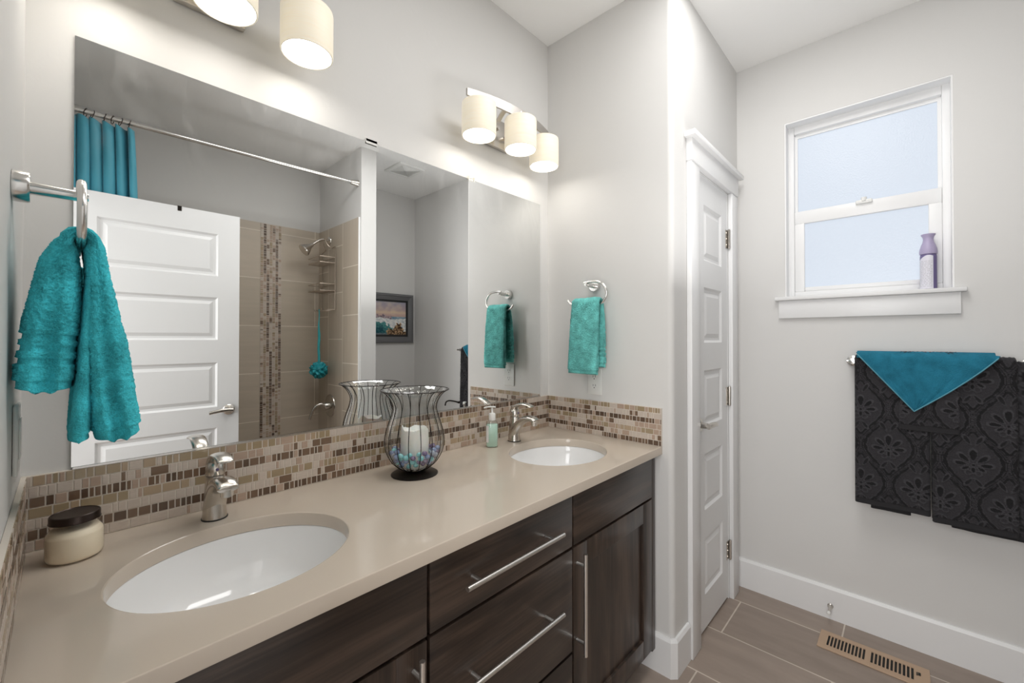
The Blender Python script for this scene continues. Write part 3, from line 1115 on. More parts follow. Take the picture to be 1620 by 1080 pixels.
# ------------------------------------------------------------------ vanity lights
def make_light(xc, label):
    yc, ym = -0.120, -0.155
    t = thing('vanity_light', label, 'wall light', (xc, -0.03, 2.17), 'three-shade vanity lights')
    b = MB()
    b.box(xc - 0.075, xc + 0.075, -0.022, -0.0006, 2.115, 2.235, bev=0.004)
    b.build('wall_plate', M['nickel'], t, angle=30)
    b = MB()   # bowed flat bar
    lo = []
    for i in range(33):
        u = -1 + 2 * i / 32
        x = xc + 0.245 * u
        y = yc - 0.045 * (1 - u * u) + 0.012
        hgt = 0.026 + 0.012 * (1 - u * u)
        lo.append([(x, y, 2.222), (x, y - 0.008, 2.222), (x, y - 0.008, 2.222 - hgt), (x, y, 2.222 - hgt)])
    b.loft(lo)
    b.build('curved_bar', M['satin'], t, angle=30)
    b = MB()
    for s_ in (-1, 1):
        pts = smooth_path([(xc + s_ * 0.045, -0.02, 2.165), (xc + s_ * 0.055, -0.07, 2.172), (xc + s_ * 0.065, -0.115, 2.195), (xc + s_ * 0.07, -0.147, 2.205)], 6)
        loops = []
        for p in pts:
            loops.append([(p.x - 0.010, p.y, p.z - 0.003), (p.x + 0.010, p.y, p.z - 0.003), (p.x + 0.010, p.y, p.z + 0.003), (p.x - 0.010, p.y, p.z + 0.003)])
        b.loft(loops)
    b.cyl((xc, -0.02, 2.19), (xc, -0.034, 2.19), 0.006, 14)
    b.build('arm', M['nickel'], t, angle=30)
    for x, y in ((xc - 0.192, yc), (xc, ym), (xc + 0.192, yc)):
        b = MB()
        zt, zb = 2.184, 2.061
        r = 0.064
        b.lathe([(0.010, zt - 0.001), (r - 0.006, zt - 0.001), (r - 0.001, zt - 0.004), (r, zt - 0.009), (r, zb + 0.002), (r - 0.001, zb), (r - 0.004, zb),
                 (r - 0.005, zb + 0.003), (r - 0.005, zt - 0.012), (0.010, zt - 0.010)], (x, y, 0), 48)
        sh = b.build('lamp_shade', M['shade'], t, angle=50)
        b = MB()
        b.lathe([(0.0005, zb + 0.004), (r - 0.0055, zb + 0.004), (r - 0.0055, zb + 0.006), (0.0005, zb + 0.006)], (x, y, 0), 40)
        b.build('diffuser', M['disc'], sh)
        b = MB()
        b.cyl((x, y, zt - 0.004), (x, y, 2.20), 0.012, 20)
        b.cyl((x, y, 2.195), (x, y, 2.214), 0.007, 16)
        b.build('shade_holder', M['nickel_bright'], t)
    return t


make_light(0.303, 'three-shade nickel vanity light above the near sink, cut by the top edge')
make_light(1.303, 'three-shade nickel vanity light over the far sink near the corner')


# ------------------------------------------------------------------ terry cloth lofts
NPR = np.random.RandomState(3)


def terry_mesh(b, loops, amp, mask=None):
    """loft of closed loops with pile jitter along the outward normal; loops: (m, n, 3) array, mask (m,) 1 = pile"""
    A = np.array(loops, float)
    m_, n_, _ = A.shape
    tu = np.roll(A, -1, 1) - np.roll(A, 1, 1)
    tv = np.zeros_like(A)
    tv[1:-1] = A[2:] - A[:-2]
    tv[0] = A[1] - A[0]
    tv[-1] = A[-1] - A[-2]
    N = np.cross(tu, tv)
    N /= np.linalg.norm(N, axis=2, keepdims=True) + 1e-12
    c = A.mean(1, keepdims=True)
    sgn = np.sign(((A - c) * N).sum(2).mean())
    N *= sgn
    J = NPR.rand(m_, n_) - 0.4
    J = 0.6 * J + 0.2 * np.roll(J, 1, 1) + 0.2 * np.roll(J, 1, 0)
    # soft puckers
    uu, vv = np.meshgrid(np.linspace(0, 2 * PI, n_, endpoint=False), np.linspace(0, 1, m_))
    soft = 0.0
    endw = np.clip(np.minimum(np.arange(m_), m_ - 1 - np.arange(m_)) / 22.0, 0, 1)[:, None]
    for k in range(6):
        soft = soft + endw * NPR.randn() * np.sin(NPR.randint(1, 5) * uu + NPR.rand() * 6 + vv * NPR.randn() * 6)
    d = J * amp + soft * 0.0007
    if mask is not None:
        d = J * amp * mask[:, None] + soft * 0.0007 + (mask[:, None] - 1) * 0.0022
    A = A + N * d[:, :, None]
    b.loft([list(map(tuple, q)) for q in A])


def even_loop(n, e1, e2):
    """n evenly spaced points round a superellipse, as (angle, cos-like, sin-like)"""
    t = np.linspace(0, 2 * PI, 4001)
    c, s_ = np.cos(t), np.sin(t)
    X_, Y_ = np.sign(c) * np.abs(c) ** e1, np.sign(s_) * np.abs(s_) ** e2
    a = np.concatenate([[0], np.cumsum(np.hypot(np.diff(X_ * 0.08), np.diff(Y_ * 0.028)))])
    q = np.linspace(0, a[-1], n, endpoint=False)
    return list(zip(np.interp(q, a, t), np.interp(q, a, X_), np.interp(q, a, Y_)))


def hand_towel(root, xb, sx, y0, y1, zbar, front, back, tf, tb, zf, zb, mat, bands_back=True, flap=None, step=0.0028, near_pucker=0.0):
    """towel over a bar along y at (xb, zbar). sx=+1: the front hangs on +x side.
    front/back: list of (z, x offset of the centre from bar (always outward positive)), tf/tb thickness at [top, bottom]"""
    def path_pts():
        P = []   # (x, z, thickness, yshrink)
        nb = 130
        for i in range(nb):
            f = i / (nb - 1)
            z = zb + (zbar - 0.010 - zb) * f
            off = np.interp(z, [q[0] for q in back], [q[1] for q in back])
            th = np.interp(f, [0, 0.5, 0.85, 0.95, 1], [tb[1], tb[1] * 0.92, tb[1] * 0.70, tb[0] * 1.25, tb[0]])
            P.append((xb - sx * off, z, th, (1 - f)))
        for a in np.linspace(PI, 0, 13)[1:-1]:
            P.append((xb + sx * 0.017 * math.cos(a), zbar - 0.008 + 0.020 * math.sin(a), 0.016, 0))
        nf = 150
        for i in range(nf):
            f = i / (nf - 1)
            z = zbar - 0.010 + (zf - zbar + 0.010) * f
            off = np.interp(z, [q[0] for q in front], [q[1] for q in front])
            th = np.interp(f, [0, 0.15, 0.5, 1], [tf[0], tf[0] * 1.2, tf[1] * 0.9, tf[1]])
            P.append((xb + sx * off, z, th, f))
        return P
    P = path_pts()
    # round the two hems off
    loops = []
    mask = []
    NL = 190
    EL = even_loop(NL, 0.45, 0.75)
    EF = even_loop(110, 0.5, 0.75)
    nP = len(P)
    for i, (x, z, th, spread) in enumerate(P):
        x2, z2 = P[min(i + 1, nP - 1)][:2]
        x1_, z1_ = P[max(i - 1, 0)][:2]
        tx, tz = x2 - x1_, z2 - z1_
        ln = math.hypot(tx, tz)
        nx, nz = -tz / ln, tx / ln
        ya = y0 + 0.004 * (1 - spread)
        yb_ = y1 - 0.012 * (1 - spread)
        endf = min(i, nP - 1 - i)
        th_ = th * (0.55 if endf == 0 else 0.85 if endf == 1 else 1)
        lp_ = []
        for k in range(NL):
            a, ca_, sa_ = EL[k]
            ca, sa = math.cos(a), math.sin(a)
            y = (ya + yb_) / 2 + (yb_ - ya) / 2 * ca_
            d = th_ / 2 * sa_
            # folded-layer groove along the near edge (y most negative)
            if ca < -0.6 and near_pucker:
                g = math.exp(-(sa / 0.22) ** 2)
                y += near_pucker * g * spread
            lp_.append((x + nx * d, y, z + nz * d))
        loops.append(lp_)
        back_side = i < 130
        zz = z - (zb if back_side else zf)
        mk = 1.0
        if zz < 0.017: mk = 0.0
        if bands_back and back_side and 0.042 < zz < 0.088:
            mk = 0.0 if (int((zz - 0.042) / 0.0095) % 2 == 0) else 0.8
        mask.append(mk)
    b = MB()
    terry_mesh(b, loops, 0.0052, np.array(mask))
    if flap:
        fx, fth, fz, fy0, fy1 = flap
        lo = []
        mk = []
        for i in range(110):
            f = i / 109
            z = fz + (zbar - 0.06 - fz) * f
            th_ = fth * (0.5 if i == 0 else 1.0) * (1 - 0.5 * f)
            xx = fx + (xb + sx * 0.012 - fx) * f
            lo.append([(xx + th_ / 2 * q[2], (fy0 + fy1) / 2 + (fy1 - fy0) / 2 * q[1], z) for q in EF])
            mk.append(0.0 if (z - fz) < 0.014 else 0.7)
        terry_mesh(b, lo, 0.0035, np.array(mk))
    o = b.build('terry_cloth', M[mat], root, angle=180)
    return o


def make_ring(xw, sx, yp, zc, label):
    """towel ring: round wall plate, post, and an open loop whose straight lower run carries the towel"""
    t = thing('towel_ring', label, 'towel ring', (xw, yp, zc), 'nickel towel rings')
    b = MB()
    b.lathe([(0.0005, 0.0005), (0.024, 0.0005), (0.024, 0.016), (0.0225, 0.019), (0.0005, 0.019)], (0, 0, 0), 36, axis='x')
    b.v = [(xw + sx * q[0], yp + q[1], zc + q[2]) for q in b.v]
    b.build('wall_plate', M['nickel_bright'], t)
    b = MB()
    b.cyl((xw + sx * 0.018, yp, zc), (xw + sx * 0.070, yp, zc), 0.010, 24, r2=0.0085)
    b.cyl((xw + sx * 0.070, yp, zc), (xw + sx * 0.084, yp, zc), 0.006, 20)
    b.build('post', M['nickel_bright'], t)
    b = MB()
    xr = xw + sx * 0.0745
    pts = smooth_path([(xr, yp + 0.012, zc + 0.008), (xr, yp - 0.03, zc + 0.011), (xr, yp - 0.070, zc + 0.004), (xr, yp - 0.094, zc - 0.022), (xr, yp - 0.098, zc - 0.050), (xr, yp - 0.080, zc - 0.078),
                       (xr, yp - 0.050, zc - 0.087), (xr, yp, zc - 0.089), (xr, yp + 0.055, zc - 0.087), (xr, yp + 0.082, zc - 0.078), (xr, yp + 0.098, zc - 0.062)], 8)
    b.tube(pts, 0.0058, 14)
    b.build('ring', M['nickel_bright'], t)
    return t


make_ring(0.0, 1, -0.272, 1.545, 'nickel towel ring on the left wall at the image edge')
make_ring(L, -1, -0.270, 1.540, 'nickel towel ring on the right wall above the outlet')
tl = thing('hand_towel', 'fluffy teal hand towel hanging close up at the left edge', 'towel', (0.08, -0.255, 1.142), 'teal hand towels on rings')
hand_towel(tl, 0.0745, 1, -0.338, -0.178, 1.466,
           front=[(1.142, 0.0475), (1.197, 0.039), (1.261, 0.033), (1.33, 0.026), (1.376, 0.024), (1.416, 0.021), (1.45, 0.0175), (1.47, 0.016)],
           back=[(1.226, 0.0385), (1.27, 0.036), (1.33, 0.032), (1.37, 0.0285), (1.43, 0.0245), (1.46, 0.018)],
           tf=(0.022, 0.060), tb=(0.026, 0.064), zf=1.140, zb=1.226, mat='terry_deep', flap=(0.074, 0.028, 1.142, -0.331, -0.20), near_pucker=0.016)
tr = thing('hand_towel', 'teal hand towel on the ring of the right wall above the outlet', 'towel', (1.60, -0.27, 1.16), 'teal hand towels on rings')
hand_towel(tr, L - 0.0745, -1, -0.346, -0.197, 1.463,
           front=[(1.16, 0.031), (1.26, 0.028), (1.38, 0.023), (1.47, 0.014)],
           back=[(1.186, 0.030), (1.30, 0.028), (1.40, 0.024), (1.46, 0.015)],
           tf=(0.018, 0.036), tb=(0.018, 0.034), zf=1.158, zb=1.186, mat='terry_green', near_pucker=0.006)


# ------------------------------------------------------------------ outlet and switch plate
def wall_plate(name, label, cat, xw, sx, yc, zc):
    t = thing(name, label, cat, (xw, yc, zc - 0.0575))
    b = MB()
    b.box(xw + sx * 0.0006, xw + sx * 0.0065, yc - 0.036, yc + 0.036, zc - 0.0585, zc + 0.0585, bev=0.003)
    b.build('cover_plate', M['white_plastic'], t, angle=50)
    return t


t = wall_plate('power_outlet', 'white duplex outlet partly behind the right teal towel', 'outlet', L, -1, -0.266, 1.118)
for dz in (0.0195, -0.0195):
    b = MB()
    b.lathe([(0.0005, 0.0008), (0.0165, 0.0008), (0.017, 0.0), (0.017, -0.003)], (0, 0, 0), 28, axis='x', sx=1.0)
    b.v = [(L - 0.0065 - q[0], -0.266 + q[1], 1.118 + dz + max(-0.0125, min(0.0125, q[2]))) for q in b.v]
    s_ = b.build('socket', M['white_plastic'], t)
    b = MB()
    b.box(L - 0.0076, L - 0.0070, -0.266 - 0.0070, -0.266 - 0.0050, 1.118 + dz - 0.001, 1.118 + dz + 0.0075)
    b.box(L - 0.0076, L - 0.0070, -0.266 + 0.0050, -0.266 + 0.0070, 1.118 + dz - 0.001, 1.118 + dz + 0.0075)
    b.cyl((L - 0.0070, -0.266, 1.118 + dz - 0.0075), (L - 0.0076, -0.266, 1.118 + dz - 0.0075), 0.0025, 12)
    b.build('slot', M['black'], s_, smooth=False)
b = MB()
b.cyl((L - 0.0064, -0.266, 1.118), (L - 0.0075, -0.266, 1.118), 0.003, 12)
b.build('screw', M['white_plastic'], t)
t = wall_plate('power_outlet', 'white outlet plate on the left wall below the near towel', 'outlet', 0.0, 1, -0.185, 1.140)
b = MB()
b.box(0.0066, 0.0085, -0.185 - 0.017, -0.185 + 0.017, 1.140 - 0.034, 1.140 + 0.034, bev=0.001)
b.build('socket', M['white_plastic'], t, angle=50)

# ------------------------------------------------------------------ candle jar
X, Y = 0.0746, -0.0955
t = thing('candle_jar', 'cream candle in a glass jar with a dark metal lid', 'candle', (X, Y, CT))
z0 = CT + 0.0004
b = MB()
b.lathe([(0.0005, 0.0015), (0.034, 0.0015), (0.0385, 0.004), (0.0402, 0.009), (0.0402, 0.0468), (0.0390, 0.0508), (0.0355, 0.0558), (0.0335, 0.0585), (0.0005, 0.0585)], (X, Y, z0), 56)
b.build('wax', M['cream_wax'], t, angle=60)
b = MB()
b.lathe([(0.0005, 0.0), (0.035, 0.0), (0.0395, 0.003), (0.0412, 0.009), (0.0412, 0.047), (0.0400, 0.0515), (0.0365, 0.0565), (0.0345, 0.060), (0.0343, 0.0655), (0.0362, 0.0672), (0.0362, 0.0695), (0.0345, 0.071), (0.0345, 0.074)], (X, Y, z0), 56)
b.build('jar', M['jar_glass'], t, angle=60)
b = MB()
b.lathe([(0.0350, 0.0718), (0.0368, 0.0718), (0.0370, 0.0728), (0.0362, 0.0745), (0.0362, 0.0835), (0.0352, 0.0855), (0.0335, 0.0862), (0.0325, 0.0850), (0.0005, 0.0850)], (X, Y, z0), 56)
b.build('lid', M['bronze'], t, angle=40)

# ------------------------------------------------------------------ hurricane vase
VX, VY = 0.8165, -0.1456
Z = CT
vase = thing('hurricane_vase', 'flared glass hurricane vase caged in dark twisted wires', 'vase', (VX, VY, CT))
VP = [(0.034, 0.016), (0.050, 0.024), (0.066, 0.038), (0.079, 0.058), (0.088, 0.080), (0.0915, 0.105), (0.089, 0.130), (0.0815, 0.158), (0.0730, 0.182), (0.0675, 0.205), (0.0690, 0.222), (0.0775, 0.240), (0.0900, 0.255), (0.1035, 0.2635)]
vpath = smooth_path([(r, 0, h) for r, h in VP], 6)
NW = 16
b = MB()
loops = []
NN = NW * 8
for p in vpath:
    lp_ = []
    for k in range(NN):
        a = 2 * PI * k / NN
        bulge = 0.0018 * abs(math.sin(NW * a / 2)) - 0.002
        r = p.x + bulge
        lp_.append((VX + r * math.cos(a), VY + r * math.sin(a), Z + p.z))
    loops.append(lp_)
b.loft(loops, cap0=True, cap1=False)
b.build('glass_bowl', M['glass'], vase, angle=60)
b = MB()
b.lathe([(0.0005, 0.0004), (0.0725, 0.0004), (0.0725, 0.002), (0.068, 0.0045), (0.045, 0.0085), (0.030, 0.013), (0.026, 0.0150), (0.0005, 0.0155)], (VX, VY, Z), 64)
b.build('base_plate', M['dark_iron'], vase, angle=50)
b = MB()
b.tube([(VX + 0.1055 * math.cos(2 * PI * k / 72), VY + 0.1055 * math.sin(2 * PI * k / 72), Z + 0.2640) for k in range(72)], 0.0014, 8, closed=True)
b.build('rim_wire', M['dark_iron'], vase)
w0 = None
for k in range(NW):
    a = 2 * PI * k / NW
    b = MB()
    pts = [Vector((VX + (p.x + 0.0008) * math.cos(a), VY + (p.x + 0.0008) * math.sin(a), Z + p.z)) for p in vpath]
    fine = smooth_path(pts, 2)
    rr = [0.00105 + 0.00035 * (i % 2) for i in range(len(fine))]
    b.tube(fine, rr, 6)
    b.build('cage_wire', M['dark_iron'], vase)
# pillar candle standing inside
ZC = Z + 0.024
cn = thing('pillar_candle', 'white pillar candle burnt unevenly inside the wire vase', 'candle', (VX, VY, ZC))
b = MB()
loops = []
NC = 48


def rim(a):
    return 0.118 + 0.010 * math.exp(-((math.sin((a - 2.75) / 2)) / 0.18) ** 2) + 0.0025 * math.sin(3 * a) + 0.0018 * math.sin(7 * a + 1)


for f, rr in ((0, 0.040), (0.02, 0.0425), (0.5, 0.0435), (0.95, 0.0425), (1.0, 0.0405), (0.985, 0.037), (0.90, 0.034), (0.86, 0.02), (0.85, 0.001)):
    loops.append([(VX + rr * math.cos(2 * PI * k / NC), VY + rr * math.sin(2 * PI * k / NC), ZC + rim(2 * PI * k / NC) * (f if f <= 1 else 1)) for k in range(NC)])
b.loft(loops)
b.build('wax_body', M['candle'], cn, angle=60)
b = MB(); b.tube([(VX, VY, ZC + 0.095), (VX + 0.001, VY, ZC + 0.108)], 0.0012, 8)
b.build('wick', M['black'], cn)
# glass gems around its foot
rg = random.Random(11)
kinds = [('gem_teal', 'teal glass gem around the candle in the wire vase', 'teal glass gems in the vase'),
         ('gem_violet', 'dark violet glass gem around the candle in the wire vase', 'violet glass gems in the vase'),
         ('gem_clear', 'clear glass gem around the candle in the wire vase', 'clear glass gems in the vase'),
         ('gem_blue', 'blue glass gem around the candle in the wire vase', 'blue glass gems in the vase')]
proto = {}


def vase_r(h):
    return np.interp(h, [q[1] for q in VP], [q[0] for q in VP])


gi = 0
for layer, (h, n) in enumerate(((0.040, 15), (0.052, 18), (0.064, 20), (0.074, 17))):
    for k in range(n):
        a = 2 * PI * (k + 0.5 * (layer % 2)) / n + rg.uniform(-0.05, 0.05)
        rad = rg.uniform(0.0078, 0.0096)
        ro = vase_r(h) - 0.004
        rr = (ro - rad - 0.001) if layer < 3 or k % 2 else min(ro - rad - 0.001, 0.062)
        if rr - rad < 0.0435: rr = 0.0437 + rad if 0.0437 + 2 * rad < ro else rr
        ki = rg.choices([0, 1, 2, 3], [3, 4, 2, 3])[0]
        nm, lab, grp = kinds[ki]
        hz = h + rg.uniform(-0.002, 0.004)
        p = (VX + rr * math.cos(a), VY + rr * math.sin(a), Z + hz)
        if ki not in proto:
            b = MB()
            b.sphere((0, 0, 0), 0.0088, 10, sz=0.85)
            o = b.build('glass_gem', M[nm])
            proto[ki] = o
        else:
            o = proto[ki].copy()
            COL.objects.link(o)
        o.location = p
        s_ = rad / 0.0088
        o.scale = (s_, s_, s_)
        o.rotation_euler = (rg.uniform(-0.6, 0.6), rg.uniform(-0.6, 0.6), rg.uniform(0, 6))
        tag(o, lab, 'glass gem', grp)

# ------------------------------------------------------------------ soap dispenser
X, Y = 1.211, -0.088
sd = thing('soap_dispenser', 'clear pump bottle of green hand soap before the backsplash', 'soap dispenser', (X, Y, CT))


def oval(cx_, cy_, a, c, z, n=40, e=0.75):
    o = []
    for k in range(n):
        t_ = 2 * PI * k / n
        ca, sa = math.cos(t_), math.sin(t_)
        o.append((cx_ + a * math.copysign(abs(ca) ** e, ca), cy_ + c * math.copysign(abs(sa) ** e, sa), z))
    return o


rot = R(-45)


def turn(b_, cx_, cy_, ang):
    c, s_ = math.cos(ang), math.sin(ang)
    b_.v = [(cx_ + (x - cx_) * c - (y - cy_) * s_, cy_ + (x - cx_) * s_ + (y - cy_) * c, z) for x, y, z in b_.v]


BA, BC = 0.0235, 0.0165
b = MB()
b.loft([oval(X, Y, BA - 0.0015, BC - 0.0015, CT + z) if z not in (0.002,) else oval(X, Y, BA - 0.004, BC - 0.004, CT + z) for z in (0.002, 0.006, 0.05, 0.088)] + [oval(X, Y, BA - 0.006, BC - 0.005, CT + 0.0905)])
turn(b, X, Y, rot)
b.build('green_soap', M['clear_green'], sd, angle=60)
b = MB()
b.loft([oval(X, Y, BA - 0.004, BC - 0.004, CT + 0.0004), oval(X, Y, BA, BC, CT + 0.005), oval(X, Y, BA, BC, CT + 0.090), oval(X, Y, BA - 0.004, BC - 0.002, CT + 0.099), oval(X, Y, 0.013, 0.013, CT + 0.105), oval(X, Y, 0.012, 0.012, CT + 0.110)], cap1=False)
turn(b, X, Y, rot)
b.build('bottle', M['glass'], sd, angle=60)
b = MB()
loops = []
for z in (0.020, 0.085):
    loops.append([q for q in oval(X, Y, BA + 0.0004, BC + 0.0004, CT + z)[13:28]])
b.loft(loops, cap0=False, cap1=False, closed=False)
turn(b, X, Y, rot)
b.build('label', M['paper'], sd)
b = MB()
b.lathe([(0.0005, 0.1055), (0.0135, 0.1055), (0.0138, 0.107), (0.0138, 0.128), (0.0120, 0.132), (0.006, 0.133), (0.0042, 0.135), (0.0040, 0.1535), (0.0005, 0.1535)], (X, Y, CT), 32)
pts = smooth_path([(-0.014, 0, 0.1555), (0, 0, 0.157), (0.016, 0, 0.1565), (0.032, 0, 0.1525)], 5)
loops = []
for i, p in enumerate(pts):
    f = i / (len(pts) - 1)
    w_, h_ = 0.0085 - 0.004 * f, 0.0034 - 0.0006 * f
    if i == 0: w_ *= 0.6; h_ *= 0.6
    loops.append([(X + p.x, Y + w_ * math.cos(2 * PI * k / 16), CT + p.z + h_ * math.sin(2 * PI * k / 16)) for k in range(16)])
bb = MB(); bb.loft(loops)
turn(bb, X, Y, R(135))
b.add(bb.v, bb.f)
b.build('pump', M['white_plastic'], sd, angle=50)

# ------------------------------------------------------------------ towel bar and its towels
XBAR, ZBAR = L2 - 0.070, 1.208
t = thing('towel_bar', 'nickel towel bar on the window wall under the dark towels', 'towel bar', (L2, -1.34, ZBAR))
b = MB()
b.cyl((XBAR, -1.080, ZBAR), (XBAR, -1.655, ZBAR), 0.0075, 20)
b.build('bar', M['nickel_bright'], t)
for y in (-1.098, -1.607):
    b = MB()
    b.lathe([(0.0005, 0.0005), (0.023, 0.0005), (0.023, 0.010), (0.013, 0.014), (0.0115, 0.060), (0.0125, 0.064), (0.0125, 0.080), (0.0005, 0.0815)], (0, 0, 0), 28, axis='x')
    b.v = [(L2 - q[0], y + q[1], ZBAR + q[2]) for q in b.v]
    b.build('post', M['nickel_bright'], t)


def damask(u, v):
    """ogee lattice with five-petal palmettes in half-drop. returns relief height and a tone multiplier"""
    Pu, Pv = 0.178, 0.315
    h = np.zeros_like(u)
    tone = np.ones_like(u)

    def shape(d, w=0.0016, fill=0.40, line=1.55):
        """d: signed distance in metres, negative inside"""
        nonlocal h, tone
        inside = d < -w
        line_ = np.abs(d) <= w
        tone = np.where(inside, fill, np.where(line_, line, tone))
        h = np.where(inside, 0.25, np.where(line_, 1.0, h))

    def ellipse(x, y, cx_, cy_, rx, ry, ang=0.0):
        c, s_ = np.cos(ang), np.sin(ang)
        p, q = (x - cx_) * c + (y - cy_) * s_, -(x - cx_) * s_ + (y - cy_) * c
        rx_ = rx * (1 + 0.35 * np.clip(q / ry, -1, 1))       # drop shape, fuller at its outer end
        return (np.hypot(p / rx_, q / ry) - 1) * min(rx, ry)
    for half in (0, 1):
        uu = ((u / Pu + 0.5 * half) % 1.0 - 0.5) * Pu
        vv = ((v / Pv + 0.5 * half) % 1.0 - 0.5) * Pv
        au = np.abs(uu)
        w_ = 0.0885 * np.cos(PI * vv / Pv) ** 2 + 0.0005
        scal = 0.0035 * np.abs(np.sin(vv * 120))
        big = np.abs(vv) < Pv * 0.44
        # scalloped band just inside the ogee, then two fine lines
        d = np.abs(au - (w_ - 0.0135)) - (0.0050 + scal * 0.8)
        shape(np.where(big & (np.abs(vv) < Pv * 0.37), d, 1.0), 0.0014, 0.42, 1.35)
        d = np.abs(au - (w_ - 0.0045)) - 0.0016
        tone = np.where(big & (d < 0), 0.45, tone)
        h = np.where(big & (d < 0), 0.9, h)
        # beads where the ogees pinch together
        for bz in (-0.485, -0.43, 0.43, 0.485):
            d = np.abs(np.hypot(uu, vv - bz * Pv) - 0.0075) - 0.0022
            shape(d, 0.0010, 0.45, 1.45)
        # leaf sprigs above and below the palmette
        for sg in (-1, 1):
            shape(ellipse(uu, vv, sg * 0.016, 0.083, 0.0065, 0.020, -sg * 0.5), 0.0014, 0.5, 1.4)
            shape(ellipse(uu, vv, sg * 0.013, -0.075, 0.0060, 0.018, sg * 0.6 + PI), 0.0014, 0.5, 1.4)
        # palmette
        y = vv + 0.010
        for a0, dist, rx, ry in ((-2.15, 0.024, 0.0060, 0.013), (2.15, 0.024, 0.0060, 0.013), (-1.5, 0.033, 0.0078, 0.019), (1.5, 0.033, 0.0078, 0.019), (-0.78, 0.034, 0.0082, 0.021), (0.78, 0.034, 0.0082, 0.021), (0.0, 0.036, 0.0105, 0.023)):
            shape(ellipse(uu, y, dist * np.sin(a0), dist * np.cos(a0), rx, ry, -a0))
        shape(np.hypot(uu, y) - 0.006)
        shape(ellipse(uu, y, 0, -0.020, 0.006, 0.012), 0.0014)
        for sg in (-1, 1):
            d = np.abs(np.hypot(uu - sg * 0.013, y + 0.030) - 0.009) - 0.0018
            tone = np.where(d < 0, 1.5, tone)
            h = np.where(d < 0, 1.0, h)
    return np.clip(h, 0, 1), tone


def draped(name, root, y0, y1, zf, zb, off, thick, u0, folds=0.002, hem=0.022, seed=0, step=0.0024, shear=0.0, mat='damask', side=0.0, pattern=True):
    """towel folded over the bar: closed sheet following back - over - front, with damask relief on the outside"""
    rs = np.random.RandomState(seed)
    P = []
    R0 = 0.0085 + off
    for z in np.arange(zb, ZBAR, step): P.append((XBAR + R0, z))
    for a in np.linspace(0, PI, max(8, int(PI * R0 / step)))[1:-1]: P.append((XBAR + R0 * math.cos(a), ZBAR + R0 * math.sin(a)))
    zs = np.arange(ZBAR, zf, -step)
    for z in zs: P.append((XBAR - R0 - side * (ZBAR - z), z))
    P = np.array(P)
    n = len(P)
    tg = np.gradient(P, axis=0)
    tg /= np.linalg.norm(tg, axis=1, keepdims=True)
    nr = np.stack([tg[:, 1], -tg[:, 0]], 1)           # outward (away from the bar)
    s_ = np.concatenate([[0], np.cumsum(np.linalg.norm(np.diff(P, axis=0), axis=1))])
    ny = int((y0 - y1) / step)
    ys = np.linspace(y0, y1, ny)
    Sg, Yg = np.meshgrid(s_, ys, indexing='ij')
    if pattern:
        h, tone = damask(Yg - u0, s_[-1] - Sg + 0.06)
    else:
        h = np.zeros_like(Sg); tone = np.ones_like(Sg)
    ends = np.minimum(Sg, s_[-1] - Sg)
    is_hem = ends < hem
    h = np.where(is_hem, 0.0, h)
    edge = np.minimum(Yg - y1, y0 - Yg)
    rnd_e = np.sqrt(np.clip(1 - (1 - np.clip(edge / (thick * 0.6), 0, 1)) ** 2, 0, 1))
    wav = folds * (np.sin(Yg * 42 + seed) + 0.6 * np.sin(Yg * 90 + 2 * seed)) * np.clip((ZBAR - P[:, 1])[:, None] / 0.4, 0, 1)
    jit = (rs.rand(n, ny) - 0.5) * 0.0010
    outer = thick * rnd_e + h * 0.0022 * rnd_e + jit + wav - np.where(is_hem, 0.0015, 0)
    inner = wav * 1.0 + 0 * Sg
    Zs = P[:, 1][:, None] + shear * (Yg - y0) * np.clip((ZBAR - P[:, 1])[:, None] / 0.6, 0, 1)
    O = np.stack([P[:, 0][:, None] + nr[:, 0][:, None] * outer, Yg, Zs + nr[:, 1][:, None] * outer], 2)
    I = np.stack([P[:, 0][:, None] + nr[:, 0][:, None] * inner, Yg, Zs + nr[:, 1][:, None] * inner], 2)
    base = np.array([0.034, 0.0325, 0.0355])
    tone = np.where(is_hem, 1.0, tone)
    c = base[None, None] * tone[..., None] * (0.85 + 0.3 * rs.rand(n, ny)[..., None])
    c = np.where(is_hem[..., None], np.array([0.028, 0.027, 0.029]), c)
    b_ = MB()
    V = np.concatenate([O.reshape(-1, 3), I.reshape(-1, 3)])
    Cc = np.concatenate([c.reshape(-1, 3), c.reshape(-1, 3) * 0.8])
    F = []
    N0 = n * ny
    for i in range(n - 1):
        for j in range(ny - 1):
            a = i * ny + j
            F.append((a, a + 1, a + ny + 1, a + ny))
            F.append((N0 + a, N0 + a + ny, N0 + a + ny + 1, N0 + a + 1))
    for i in range(n - 1):
        for j in (0, ny - 1):
            a = i * ny + j
            F.append((a, a + ny, N0 + a + ny, N0 + a))
    for i in (0, n - 1):
        for j in range(ny - 1):
            a = i * ny + j
            F.append((a, a + 1, N0 + a + 1, N0 + a))
    b_.add(V.tolist(), F)
    return b_, Cc


def damask_towel(label, y0, y1, zf, zb, off, thick, u0, seed, inner=None, shear=0.0, grp='charcoal damask bath towels', nm='bath_towel', side=0.0):
    t = thing(nm, label, 'towel', (XBAR, (y0 + y1) / 2, min(zf, zb)), grp)
    b_, cc = draped(nm, t, y0, y1, zf, zb, off, thick, u0, seed=seed, shear=shear, side=side)
    o = b_.build('outer_fold', M['damask'], t, angle=180, col=cc)
    if inner:
        b_, cc = draped(nm, t, inner[0], inner[1], inner[2], inner[3], off - 0.007, 0.006, u0 + 0.05, seed=seed + 5, step=0.006, side=side * 0.9)
        b_.build('inner_fold', M['damask'], t, angle=180, col=cc)
    return t


